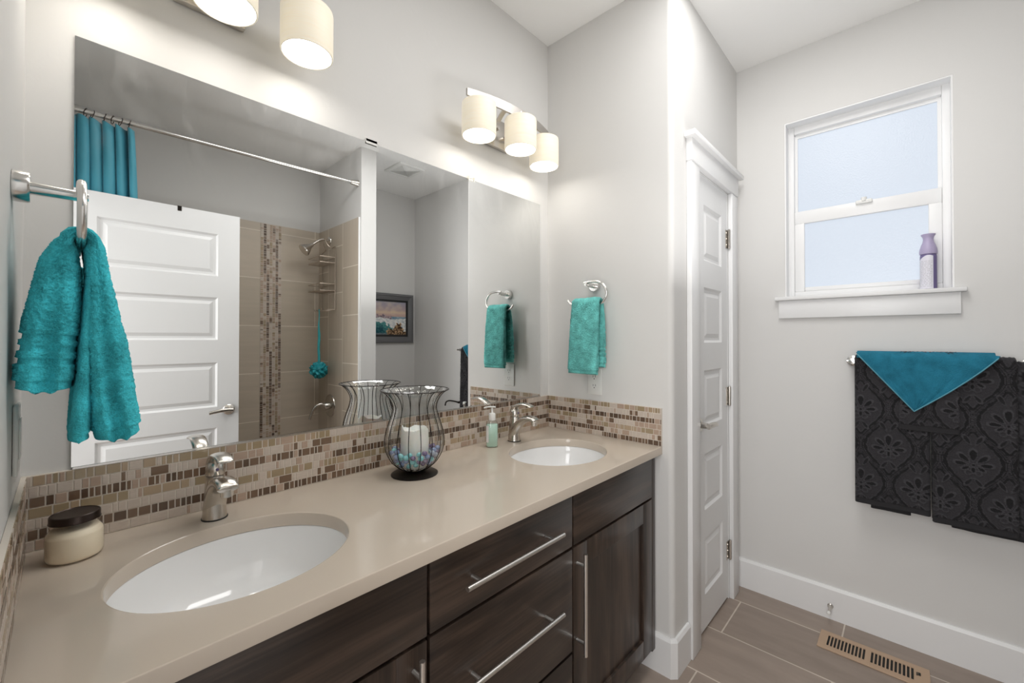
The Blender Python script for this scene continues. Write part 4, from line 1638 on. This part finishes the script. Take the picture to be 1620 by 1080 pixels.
damask_towel('charcoal damask bath towel at the left of the towel bar', -1.108, -1.343, 0.600, 0.66, 0.008, 0.014, -1.218, 1, inner=(-1.160, -1.285, 0.583, 0.70), side=0.022)
damask_towel('charcoal damask bath towel at the right of the towel bar', -1.347, -1.571, 0.582, 0.58, 0.008, 0.014, -1.458, 2, inner=(-1.40, -1.596, 0.566, 0.66), side=0.022)
damask_towel('small charcoal damask hand towel under the blue washcloth', -1.252, -1.424, 0.936, 0.95, 0.0285, 0.009, -1.338, 3, grp=None, nm='hand_towel')
# washcloth folded corner down: a triangle over the others
t = thing('washcloth', 'teal blue washcloth draped as a triangle over the dark towels', 'towel', (XBAR, -1.32, 1.02))
XF = XBAR - 0.0085 - 0.0285 - 0.0135
yl, yr, ya, zt_, za = -1.113, -1.530, -1.296, 1.2535, 1.020


def wc_surface(nu, nv):
    V = []
    for i in range(nv + 1):
        f = i / nv                     # 0 top edge -> 1 apex
        for j in range(nu + 1):
            g = j / nu
            ytop = yl + (yr - yl) * g
            # right edge bows outward a little
            bow = 0.012 * math.sin(PI * f) * max(0, g - 0.5) * 2
            y = ytop + (ya - ytop) * f - bow
            z = zt_ - 0.004 - 0.005 * max(0, (g - 0.85) / 0.15) ** 2 * (1 - f) + (za - zt_) * f + 0.0012 * math.sin(g * 17)
            if f < 0.05: z += 0.0
            lift = 0.003 * math.sin(9 * g + 2 * f) * (1 - f) + 0.002 * math.sin(23 * g - 7 * f)
            top = 0.020 * math.exp(-f * 22)      # rolls over the bar at the top
            # the raised woven band near the left corner
            band = 0.0
            dcorner = (g * 0.30 + f * 0.10)
            for c_ in (0.055, 0.070, 0.085): band += -0.0016 * math.exp(-((dcorner - c_) / 0.0035) ** 2)
            V.append((XF + top - abs(lift) - band, y, z))
    return V


nu, nv = 120, 90
front = wc_surface(nu, nv)
NPR2 = np.random.RandomState(9)
A = np.array(front)
A[:, 0] -= NPR2.rand(len(A)) * 0.0012
Bk = A.copy()
Bk[:, 0] += 0.005
b = MB()
F = []
n1 = nu + 1
N0 = len(A)
for i in range(nv):
    for j in range(nu):
        a = i * n1 + j
        F.append((a, a + 1, a + n1 + 1, a + n1))
        F.append((N0 + a, N0 + a + n1, N0 + a + n1 + 1, N0 + a + 1))
for i in range(nv):
    for j in (0, nu):
        a = i * n1 + j
        F.append((a, a + n1, N0 + a + n1, N0 + a))
for j in range(nu):
    F.append((j, j + 1, N0 + j + 1, N0 + j))
b.add(np.concatenate([A, Bk]).tolist(), F)
b.build('cloth', M['terry_blue'], t, angle=180)
b = MB()   # over the bar and down the back: the hidden half
R1 = 0.0085 + 0.0285 + 0.0105
lo = []
for a in np.linspace(0.05 * PI, 0.86 * PI, 12):
    lo.append([(XBAR + (R1) * math.cos(a), y, ZBAR + (R1) * math.sin(a)) for y in np.linspace(yl - 0.004, yr + 0.012, 40)])
lo.insert(0, [(XBAR + R1, y, ZBAR - 0.10) for y in np.linspace(yl - 0.10, yr + 0.10, 40)])
lo2 = [[(q[0] * 1.0, q[1], q[2] - 0.0) for q in l_] for l_ in lo]
b.loft(lo2, closed=False, cap0=False, cap1=False)
o = b.build('back_fold', M['terry_blue'], t, angle=180)
md = o.modifiers.new('thickness', 'SOLIDIFY'); md.thickness = 0.004; md.offset = -1
b = MB()   # pale stitched hems along both slanted edges
for j in (0, nu):
    pts = [Vector(A[i * n1 + j]) + Vector((-0.001, 0, 0)) for i in range(3, nv + 1, 3)]
    b.tube(pts, 0.0022, 8)
b.build('hem', M['hem_blue'], t)

# ------------------------------------------------------------------ lilac spray can on the sill
X, Y, Z = L2 + 0.030, -1.345, 1.5153
t = thing('spray_can', 'lilac air freshener can standing on the window sill', 'spray can', (X, Y, Z))
b = MB()
b.lathe([(0.0005, 0.0), (0.0245, 0.0), (0.0262, 0.004), (0.0262, 0.138), (0.0257, 0.144), (0.0245, 0.148), (0.0005, 0.149)], (X, Y, Z), 40)
b.build('can', M['lilac_dark'], t, angle=50)
b = MB()
loops = []
for z in (0.003, 0.05, 0.10, 0.132):
    loops.append([(X + 0.0265 * math.cos(a), Y + 0.0265 * math.sin(a), Z + z + (0.012 * math.cos((a - PI) * 1.6) if z > 0.12 else 0)) for a in np.linspace(PI - 1.75, PI + 0.55, 24)])
b.loft(loops, closed=False, cap0=False, cap1=False)
lab = b.build('label', M['lilac_label'], t)
b = MB()
rl = random.Random(4)
for i in range(17):
    z = Z + 0.012 + i * 0.0066
    a = PI - 1.45
    while a < PI + 0.35:
        w_ = rl.uniform(0.10, 0.38)
        e = min(a + w_, PI + 0.42)
        rr = 0.02675
        aa = np.linspace(a, e, 5)
        b.loft([[(X + rr * math.cos(q), Y + rr * math.sin(q), z) for q in aa], [(X + rr * math.cos(q), Y + rr * math.sin(q), z + 0.0022) for q in aa]], closed=False, cap0=False, cap1=False)
        a = e + rl.uniform(0.06, 0.16)
b.build('fine_print', M['print'], lab)
b = MB()
b.lathe([(0.0245, 0.1485), (0.0275, 0.150), (0.0285, 0.158), (0.0270, 0.172), (0.0225, 0.188), (0.0180, 0.200), (0.0162, 0.212), (0.0175, 0.222), (0.0225, 0.231), (0.0228, 0.234), (0.019, 0.2355), (0.0005, 0.2350)], (X, Y, Z), 40, cap0=True)
b.build('cap', M['lilac'], t, angle=50)

# ------------------------------------------------------------------ floor register, door stop
vx0, vx1, vy0, vy1 = 2.262, 2.398, -0.989, -1.335
t = thing('floor_register', 'beige slotted floor vent by the window wall baseboard', 'floor vent', ((vx0 + vx1) / 2, (vy0 + vy1) / 2, 0.0))
b = MB()
xa, xb = 2.293, 2.372
segs = []
for g0, g1 in ((-1.017, -1.146), (-1.160, -1.292)):
    n = 11
    p = (g1 - g0) / n
    for i in range(n):
        segs.append((g0 + p * i + 0.0016 * -1, g0 + p * (i + 1) + 0.0030))
zt_ = 0.0055
b.box(vx0, xa, vy1, vy0, 0.0004, zt_, bev=0.0015)
b.box(xb, vx1, vy1, vy0, 0.0004, zt_, bev=0.0015)
edges = [vy0] + [q for s_ in segs for q in s_] + [vy1]
for i in range(0, len(edges), 2):
    b.box(xa - 0.001, xb + 0.001, edges[i + 1], edges[i], 0.0005, zt_ - 0.0002)
b.build('face_plate', M['register'], t, smooth=False)
b = MB(); b.box(xa - 0.002, xb + 0.002, vy1 + 0.03, vy0 - 0.02, 0.0004, 0.0012)
b.build('duct_opening', M['black'], t, smooth=False)
b = MB(); b.box(2.332, 2.346, -1.301, -1.309, zt_ - 0.0005, zt_ + 0.004, bev=0.001); b.box(2.328, 2.350, -1.2965, -1.3000, zt_ - 0.003, zt_ + 0.0006)
b.build('damper_lever', M['black'], t, smooth=False)

t = thing('door_stop', 'small metal door stop on the window wall baseboard', 'door stop', (L2 - 0.015, -1.009, 0.062))
b = MB()
b.lathe([(0.0005, 0.0), (0.0115, 0.0), (0.0115, 0.003), (0.007, 0.008), (0.0052, 0.02), (0.0048, 0.052), (0.0005, 0.052)], (0, 0, 0), 20, axis='x')
b.v = [(L2 - 0.0142 - q[0], -1.009 + q[1], 0.062 + q[2] - 0.12 * q[0]) for q in b.v]
b.build('stem', M['nickel'], t)
b = MB()
b.lathe([(0.0005, 0.050), (0.0065, 0.050), (0.007, 0.060), (0.005, 0.064), (0.0005, 0.065)], (0, 0, 0), 20, axis='x')
b.v = [(L2 - 0.0142 - q[0], -1.009 + q[1], 0.062 + q[2] - 0.12 * q[0]) for q in b.v]
b.build('bumper', M['rubber'], t)

# ------------------------------------------------------------------ shower alcove (seen in the mirror)
TT = 2.215
b = MB(); b.box(0.0, XW0 - 0.0002, YB + 0.0004, YB + 0.010, 0.0, TT)
struct(b.build('trim_4', M['tile_back'], smooth=False), 'beige tile surround on the tub back wall, seen in the mirror', 'wall tile')
b = MB(); b.box(XW0 - 0.010, XW0 - 0.0004, YB + 0.0102, YW - 0.022, 0.0, TT)
struct(b.build('trim_5', M['tile_wing'], smooth=False), 'beige tile on the shower head wall, seen in the mirror', 'wall tile')
b = MB(); b.box(XW0 - 0.012, XW0 - 0.0004, YW - 0.022, YW - 0.014, 0.0, TT, bev=0.002)
struct(b.build('trim_6', M['trim'], smooth=False))
# vertical mosaic band
rnd = random.Random(23)
b = MB(); mosaic(b, lambda u, d, z: (1.108 + (z - 0.0), YB + 0.010 + d, u), 0, 0.02, TT - 0.004, 0.0, 0.150, 0.004, rnd, rows=7)
tag(center(b.build('mosaic_strip', MOS, smooth=False)), 'vertical mosaic strip in the shower tile, seen in the mirror', 'mosaic')

# curtain rod, rings, curtain
t = thing('shower_curtain_rod', 'thin nickel shower curtain rod seen across the mirror', 'curtain rod', (0.78, -1.745, 2.45))


def rodz(x): return 2.449 + 0.016 * x


b = MB(); b.tube([(0.012, -1.745, rodz(0)), (XW0 - 0.02, -1.745, rodz(XW0))], 0.0125, 20)
b.build('rod', M['nickel_bright'], t)
for xa, xb in ((0.0005, 0.045), (XW0 - 0.0005, XW0 - 0.055)):
    b = MB(); b.tube([(xa, -1.745, rodz(xa)), (xb, -1.745, rodz(xb))], [0.026, 0.016], 28)
    b.build('end_cup', M['nickel'], t)
ring_x = [0.035, 0.075, 0.125, 0.150, 0.195, 0.225, 0.255, 0.290]
pr = None
for i, x in enumerate(ring_x):
    if pr is None:
        b = MB()
        b.tube([(0.019 * 0.25 * math.sin(k * PI / 10), 0.021 * math.cos(2 * PI * k / 20), 0.021 * math.sin(2 * PI * k / 20)) for k in range(20)], 0.0017, 8, closed=True)
        o = pr = b.build('curtain_ring', M['bronze'])
    else:
        o = pr.copy(); COL.objects.link(o)
    o.location = (x, -1.745, rodz(x) - 0.0063)
    o.rotation_euler = (0, 0, (i % 3 - 1) * 0.25)
    tag(o, 'dark ring holding the teal curtain on the rod, seen in the mirror', 'curtain ring', 'curtain rings on the rod')
b = MB()
loops = []
nz, nxx = 40, 160
for i in range(nz + 1):
    f = i / nz
    z = rodz(0.15) - 0.030 - f * 2.05
    wdt = 0.290 + 0.055 * f ** 0.8
    amp = 0.030 + 0.012 * f
    row = []
    for j in range(nxx + 1):
        g = j / nxx
        x = 0.018 + g * wdt + 0.010 * math.sin(12 * PI * g + 1.2 * f)
        y = -1.748 + amp * math.sin(13 * PI * g + 0.5 * math.sin(4 * g)) * (0.7 + 0.3 * math.sin(5 * g + 2)) + 0.004 * math.sin(9 * f + 20 * g)
        row.append((x, y, z + 0.008 * math.cos(13 * PI * g) * (1 - f)))
    loops.append(row)
b.loft(loops, closed=False, cap0=False, cap1=False)
o = b.build('shower_curtain', M['teal_curtain'], angle=180)
md = o.modifiers.new('thickness', 'SOLIDIFY'); md.thickness = 0.0015
tag(center(o), 'teal shower curtain bunched at the left end of the rod', 'shower curtain')

# shower head
YS = -2.215
t = thing('showerhead', 'nickel shower head on a bent arm, seen in the mirror', 'shower head', (XW0 - 0.010, YS, 2.115))
b = MB()
b.lathe([(0.0005, 0.0), (0.034, 0.0), (0.032, 0.006), (0.016, 0.013), (0.0005, 0.013)], (0, 0, 0), 32, axis='x')
b.v = [(XW0 - 0.0102 - q[0], YS + q[1], 2.115 + q[2]) for q in b.v]
b.build('flange', M['nickel'], t)
b = MB()
ap = smooth_path([(XW0 - 0.015, YS, 2.115), (XW0 - 0.06, YS, 2.118), (XW0 - 0.10, YS, 2.100), (XW0 - 0.150, YS, 2.060)], 6)
b.tube(ap, 0.0095, 16)
b.build('arm', M['nickel'], t)
b = MB()
ax = (ap[-1] - ap[-4]).normalized()
pp = ap[-1]
b.tube([pp - ax * 0.012, pp, pp + ax * 0.02, pp + ax * 0.050, pp + ax * 0.078, pp + ax * 0.086], [0.011, 0.015, 0.018, 0.036, 0.050, 0.047], 32)
b.build('spray_head', M['nickel'], t)

# wire caddy hung from the arm
t = thing('shower_caddy', 'wire shower caddy hanging under the shower head, seen in the mirror', 'shower caddy', (XW0 - 0.012, YS, 1.53))
xw = XW0 - 0.0165
W2 = 0.125
b = MB()
b.tube(smooth_path([(xw - 0.035, YS - 0.012, 2.128), (xw - 0.035, YS + 0.012, 2.128), (xw - 0.03, YS + 0.030, 2.085), (xw, YS + 0.055, 2.045), (xw, YS + W2 - 0.02, 2.05), (xw, YS + W2, 2.02), (xw, YS + W2, 1.80), (xw, YS + W2, 1.54)], 6), 0.003, 8)
b.tube(smooth_path([(xw - 0.035, YS + 0.012, 2.128), (xw - 0.035, YS - 0.012, 2.128), (xw - 0.03, YS - 0.030, 2.085), (xw, YS - 0.055, 2.045), (xw, YS - W2 + 0.02, 2.03), (xw, YS - W2, 2.00), (xw, YS - W2, 1.80), (xw, YS - W2, 1.54)], 6), 0.003, 8)
b.build('hanger_frame', M['caddy'], t)
for z, hgt in ((1.915, 0.045), (1.690, 0.055)):
    b = MB()
    for zz in (z, z + hgt):
        b.tube([(xw, YS - W2, zz), (xw - 0.115, YS - W2 + 0.01, zz), (xw - 0.115, YS + W2 - 0.01, zz), (xw, YS + W2, zz)], 0.0032, 8)
        b.tube([(xw - 0.001, YS - W2, zz), (xw - 0.001, YS + W2, zz)], 0.003, 8)
    for k in range(9):
        y = YS - W2 + 0.02 + k * (2 * W2 - 0.04) / 8
        b.tube([(xw, y, z), (xw - 0.113, y, z), (xw - 0.115, y, z + 0.012)], 0.0018, 6)
    b.build('basket', M['caddy'], t)
b = MB()
b.tube([(xw, YS - W2, 1.54), (xw - 0.055, YS - W2 + 0.01, 1.54), (xw - 0.055, YS + W2 - 0.01, 1.54), (xw, YS + W2, 1.54)], 0.0028, 8)
for k in range(5):
    y = YS - 0.09 + k * 0.045
    b.tube(smooth_path([(xw, y, 1.545), (xw - 0.04, y, 1.53), (xw - 0.07, y, 1.53), (xw - 0.078, y, 1.55)], 4), 0.0022, 6)
b.build('hook_rack', M['caddy'], t)

# bath brush with pouf hanging from it
X, Y = XW0 - 0.092, YS + 0.0
t = thing('bath_pouf', 'teal mesh bath pouf on a long handle under the caddy', 'bath pouf', (X, Y, 0.98))
b = MB()
b.tube([(X + 0.002 * math.sin(k), Y, 1.545 - 0.46 * k / 16) for k in range(17)], [0.004 + 0.006 * min(1, max(0, (k - 3) / 4)) for k in range(17)], 14)
b.build('handle', M['clear_green'] if False else pmat('teal_clear_handle', (0.05, 0.42, 0.46), 0.3), t)
b = MB()
rp = random.Random(5)
PZ, PR = 1.052, 0.072
nth, nph = 40, 64
loops = []
for i in range(nth + 1):
    th = PI * i / nth
    lp_ = []
    for k in range(nph):
        ph_ = 2 * PI * k / nph
        rr = PR * (0.86 + 0.10 * math.sin(7 * ph_ + 5 * math.sin(3 * th)) * math.sin(th) + 0.09 * math.sin(9 * th + 4 * math.cos(2 * ph_)) + 0.05 * rp.uniform(-1, 1))
        lp_.append((X + rr * math.sin(th) * math.cos(ph_), Y + rr * math.sin(th) * math.sin(ph_), PZ - rr * math.cos(th)))
    loops.append(lp_)
b.loft(loops)
b.build('pouf', M['pouf'], t, angle=40)

# tub valve
t = thing('tub_valve', 'nickel tub valve with a curved lever, seen in the mirror', 'tub valve', (XW0 - 0.010, -2.190, 0.66))
b = MB()
b.lathe([(0.0005, 0.0), (0.092, 0.0), (0.090, 0.005), (0.070, 0.009), (0.030, 0.014), (0.028, 0.045), (0.024, 0.050), (0.0005, 0.051)], (0, 0, 0), 40, axis='x')
b.v = [(XW0 - 0.0102 - q[0], -2.190 + q[1], 0.758 + q[2]) for q in b.v]
b.build('escutcheon', M['nickel'], t)
b = MB()
lv = smooth_path([(XW0 - 0.05, -2.19, 0.762), (XW0 - 0.085, -2.195, 0.775), (XW0 - 0.125, -2.205, 0.755), (XW0 - 0.150, -2.215, 0.70), (XW0 - 0.160, -2.22, 0.66)], 6)
b.tube(lv, [0.016 - 0.007 * i / (len(lv) - 1) for i in range(len(lv))], 16)
b.build('lever_handle', M['nickel'], t)

# ------------------------------------------------------------------ nook: picture, exhaust fan, paper holder
px0, px1, pz0, pz1 = 1.725, 2.500, 1.266, 1.748
t = thing('framed_picture', 'grey framed seascape on the far nook wall, seen in the mirror', 'picture', ((px0 + px1) / 2, YB, pz0))
b = MB()
yb_ = YB + 0.0008


def frame_loops(b, x0, x1, z0, z1, prof):
    loops = []
    for ins, d in prof:
        loops.append([(x0 + ins, yb_ + d, z0 + ins), (x1 - ins, yb_ + d, z0 + ins), (x1 - ins, yb_ + d, z1 - ins), (x0 + ins, yb_ + d, z1 - ins)])
    b.loft(loops, cap0=False, cap1=False)


frame_loops(b, px0, px1, pz0, pz1, [(0, 0), (0, 0.022), (0.006, 0.028), (0.022, 0.030), (0.028, 0.024), (0.045, 0.020), (0.052, 0.016), (0.060, 0.016), (0.060, 0.004)])
b.build('frame', M['frame_wood'], t, smooth=False)
b = MB()
frame_loops(b, px0, px1, pz0, pz1, [(0.060, 0.004), (0.060, 0.014), (0.080, 0.013), (0.081, 0.008)])
b.build('liner', M['frame_inner'], t, smooth=False)
nxp, nzp = 160, 100
ux, uz = np.meshgrid(np.linspace(0, 1, nxp), np.linspace(0, 1, nzp), indexing='ij')
rs = np.random.RandomState(2)


def smooth_noise(k):
    a = rs.rand(nxp, nzp)
    for _ in range(k):
        a = (a + np.roll(a, 1, 0) + np.roll(a, -1, 0) + np.roll(a, 1, 1) + np.roll(a, -1, 1)) / 5
    return (a - a.min()) / (a.max() - a.min())


n1_, n2_ = smooth_noise(10), smooth_noise(3)
lerp = lambda a, c, f: np.array(a)[None, None] * (1 - f[..., None]) + np.array(c)[None, None] * f[..., None]
n0_ = smooth_noise(40)
cl = np.clip(0.5 + 2.2 * (n0_ - 0.5) + 0.8 * (n1_ - 0.5), 0, 1)
img = lerp((0.60, 0.40, 0.36), (0.36, 0.36, 0.44), np.clip((uz - 0.60) / 0.40, 0, 1))
img = img * (1 - 0.45 * cl[..., None]) + np.array((0.74, 0.60, 0.48)) * 0.45 * cl[..., None]
band = np.exp(-((uz - 0.66 - 0.03 * n0_) / 0.05) ** 2)
img = img * (1 - 0.6 * band[..., None]) + np.array((0.85, 0.68, 0.45)) * 0.6 * band[..., None]
sea = uz < 0.55
img = np.where(sea[..., None], lerp((0.16, 0.27, 0.36), (0.40, 0.52, 0.60), np.clip(0.5 + 1.5 * (smooth_noise(6) - 0.5), 0, 1)), img)
ridge = 0.545 + 0.085 * np.exp(-((ux - 0.40) / 0.10) ** 2) + 0.05 * np.exp(-((ux - 0.60) / 0.07) ** 2) + 0.018 * np.sin(55 * ux) + 0.010 * np.sin(131 * ux)
mtn = (uz > 0.47) & (uz < ridge) & (ux < 0.74)
img = np.where(mtn[..., None], lerp((0.13, 0.10, 0.13), (0.52, 0.40, 0.42), np.clip(0.5 + 2.5 * (n2_ - 0.5), 0, 1)), img)
foam = (uz < 0.49 + 0.02 * np.sin(14 * ux) + 0.05 * (n1_ - 0.5)) & (uz > 0.10)
img = np.where(foam[..., None], lerp((0.40, 0.47, 0.53), (0.88, 0.87, 0.84), np.clip(0.5 + 2.0 * (n2_ - 0.45), 0, 1)), img)
wr = ((ux - 0.50) / 0.24) ** 2 + ((uz - 0.12) / 0.25) ** 2 + 0.9 * (n1_ - 0.5) + 0.5 * (n2_ - 0.5)
img = np.where((wr < 1)[..., None], lerp((0.01, 0.075, 0.10), (0.12, 0.38, 0.36), np.clip(wr * 0.8 + 0.6 * (n2_ - 0.5), 0, 1)), img)
rtop = 0.36 * np.exp(-((ux - 0.86) / 0.10) ** 2) + 0.15 * np.exp(-((ux - 0.70) / 0.06) ** 2) + 0.22 * (n1_ - 0.4) * (ux > 0.58)
img = np.where(((uz < rtop) & (ux > 0.58))[..., None], lerp((0.05, 0.025, 0.015), (0.55, 0.36, 0.20), np.clip(0.4 + 3.0 * (n2_ - 0.5) + 0.8 * (n1_ - 0.5), 0, 1)), img)
img = np.where(((uz < 0.05) & (ux < 0.66))[..., None], lerp((0.02, 0.05, 0.07), (0.30, 0.36, 0.38), n2_), img)
b = MB()
ix0, ix1, iz0, iz1 = px0 + 0.080, px1 - 0.080, pz0 + 0.080, pz1 - 0.080
V = np.stack([ix0 + ux * (ix1 - ix0), np.full_like(ux, yb_ + 0.009), iz0 + uz * (iz1 - iz0)], 2).reshape(-1, 3)
F = [(i * nzp + j, (i + 1) * nzp + j, (i + 1) * nzp + j + 1, i * nzp + j + 1) for i in range(nxp - 1) for j in range(nzp - 1)]
b.add(V.tolist(), F)
b.build('canvas', M['painting'], t, col=img.reshape(-1, 3))

fx0, fx1, fy0, fy1 = 1.912, 2.150, -1.962, -1.706
t = thing('exhaust_fan', 'square white exhaust fan grille on the nook ceiling, seen in the mirror', 'ceiling vent', ((fx0 + fx1) / 2, (fy0 + fy1) / 2, H - 0.018))
b = MB()
lpz = lambda i, z: [(fx0 + i, fy0 + i, z), (fx1 - i, fy0 + i, z), (fx1 - i, fy1 - i, z), (fx0 + i, fy1 - i, z)]
b.loft([lpz(0, H - 0.0006), lpz(0, H - 0.006), lpz(0.004, H - 0.014), lpz(0.030, H - 0.016), lpz(0.032, H - 0.008), lpz(0.032, H - 0.002)], cap0=True, cap1=True)
b.build('grille_frame', M['white_plastic'], t, smooth=False)
b = MB()
cx_, cy_ = (fx0 + fx1) / 2, (fy0 + fy1) / 2
for s_ in range(4):
    ca, sa = math.cos(s_ * PI / 2), math.sin(s_ * PI / 2)
    for k in range(7):
        d0 = 0.014 + k * 0.0125
        w_ = d0 * 0.98
        z = H - 0.0155 + 0.0005 * k
        q = []
        for (dx, dy, dz) in ((d0, -w_, 0), (d0, w_, 0), (d0 + 0.008, w_ + 0.007, 0.006 if s_ % 2 else 0.003), (d0 + 0.008, -w_ - 0.007, 0.006 if s_ % 2 else 0.003)):
            q.append((cx_ + dx * ca - dy * sa, cy_ + dx * sa + dy * ca, z + dz))
        b.add(q + [(p[0], p[1], p[2] + 0.0015) for p in q], [(0, 1, 2, 3), (7, 6, 5, 4), (0, 4, 5, 1), (1, 5, 6, 2), (2, 6, 7, 3), (3, 7, 4, 0)])
b.build('louvre', M['white_plastic'], t, smooth=False)

t = thing('paper_holder', 'dark curved metal holder on the grey wall beside the dark towels', 'holder', (L2, -1.72, 0.73))
b = MB()
b.lathe([(0.0005, 0.0005), (0.022, 0.0005), (0.022, 0.008), (0.010, 0.014), (0.009, 0.058), (0.0005, 0.060)], (0, 0, 0), 24, axis='x')
b.v = [(L2 - q[0], -1.66 + q[1], 0.738 + q[2]) for q in b.v]
b.build('post', M['dark_iron'], t)
b = MB()
b.tube(smooth_path([(L2 - 0.055, -1.65, 0.738), (L2 - 0.055, -1.72, 0.742), (L2 - 0.055, -1.79, 0.740), (L2 - 0.055, -1.835, 0.722), (L2 - 0.055, -1.848, 0.690)], 6), 0.0065, 12)
b.build('arm', M['dark_iron'], t)
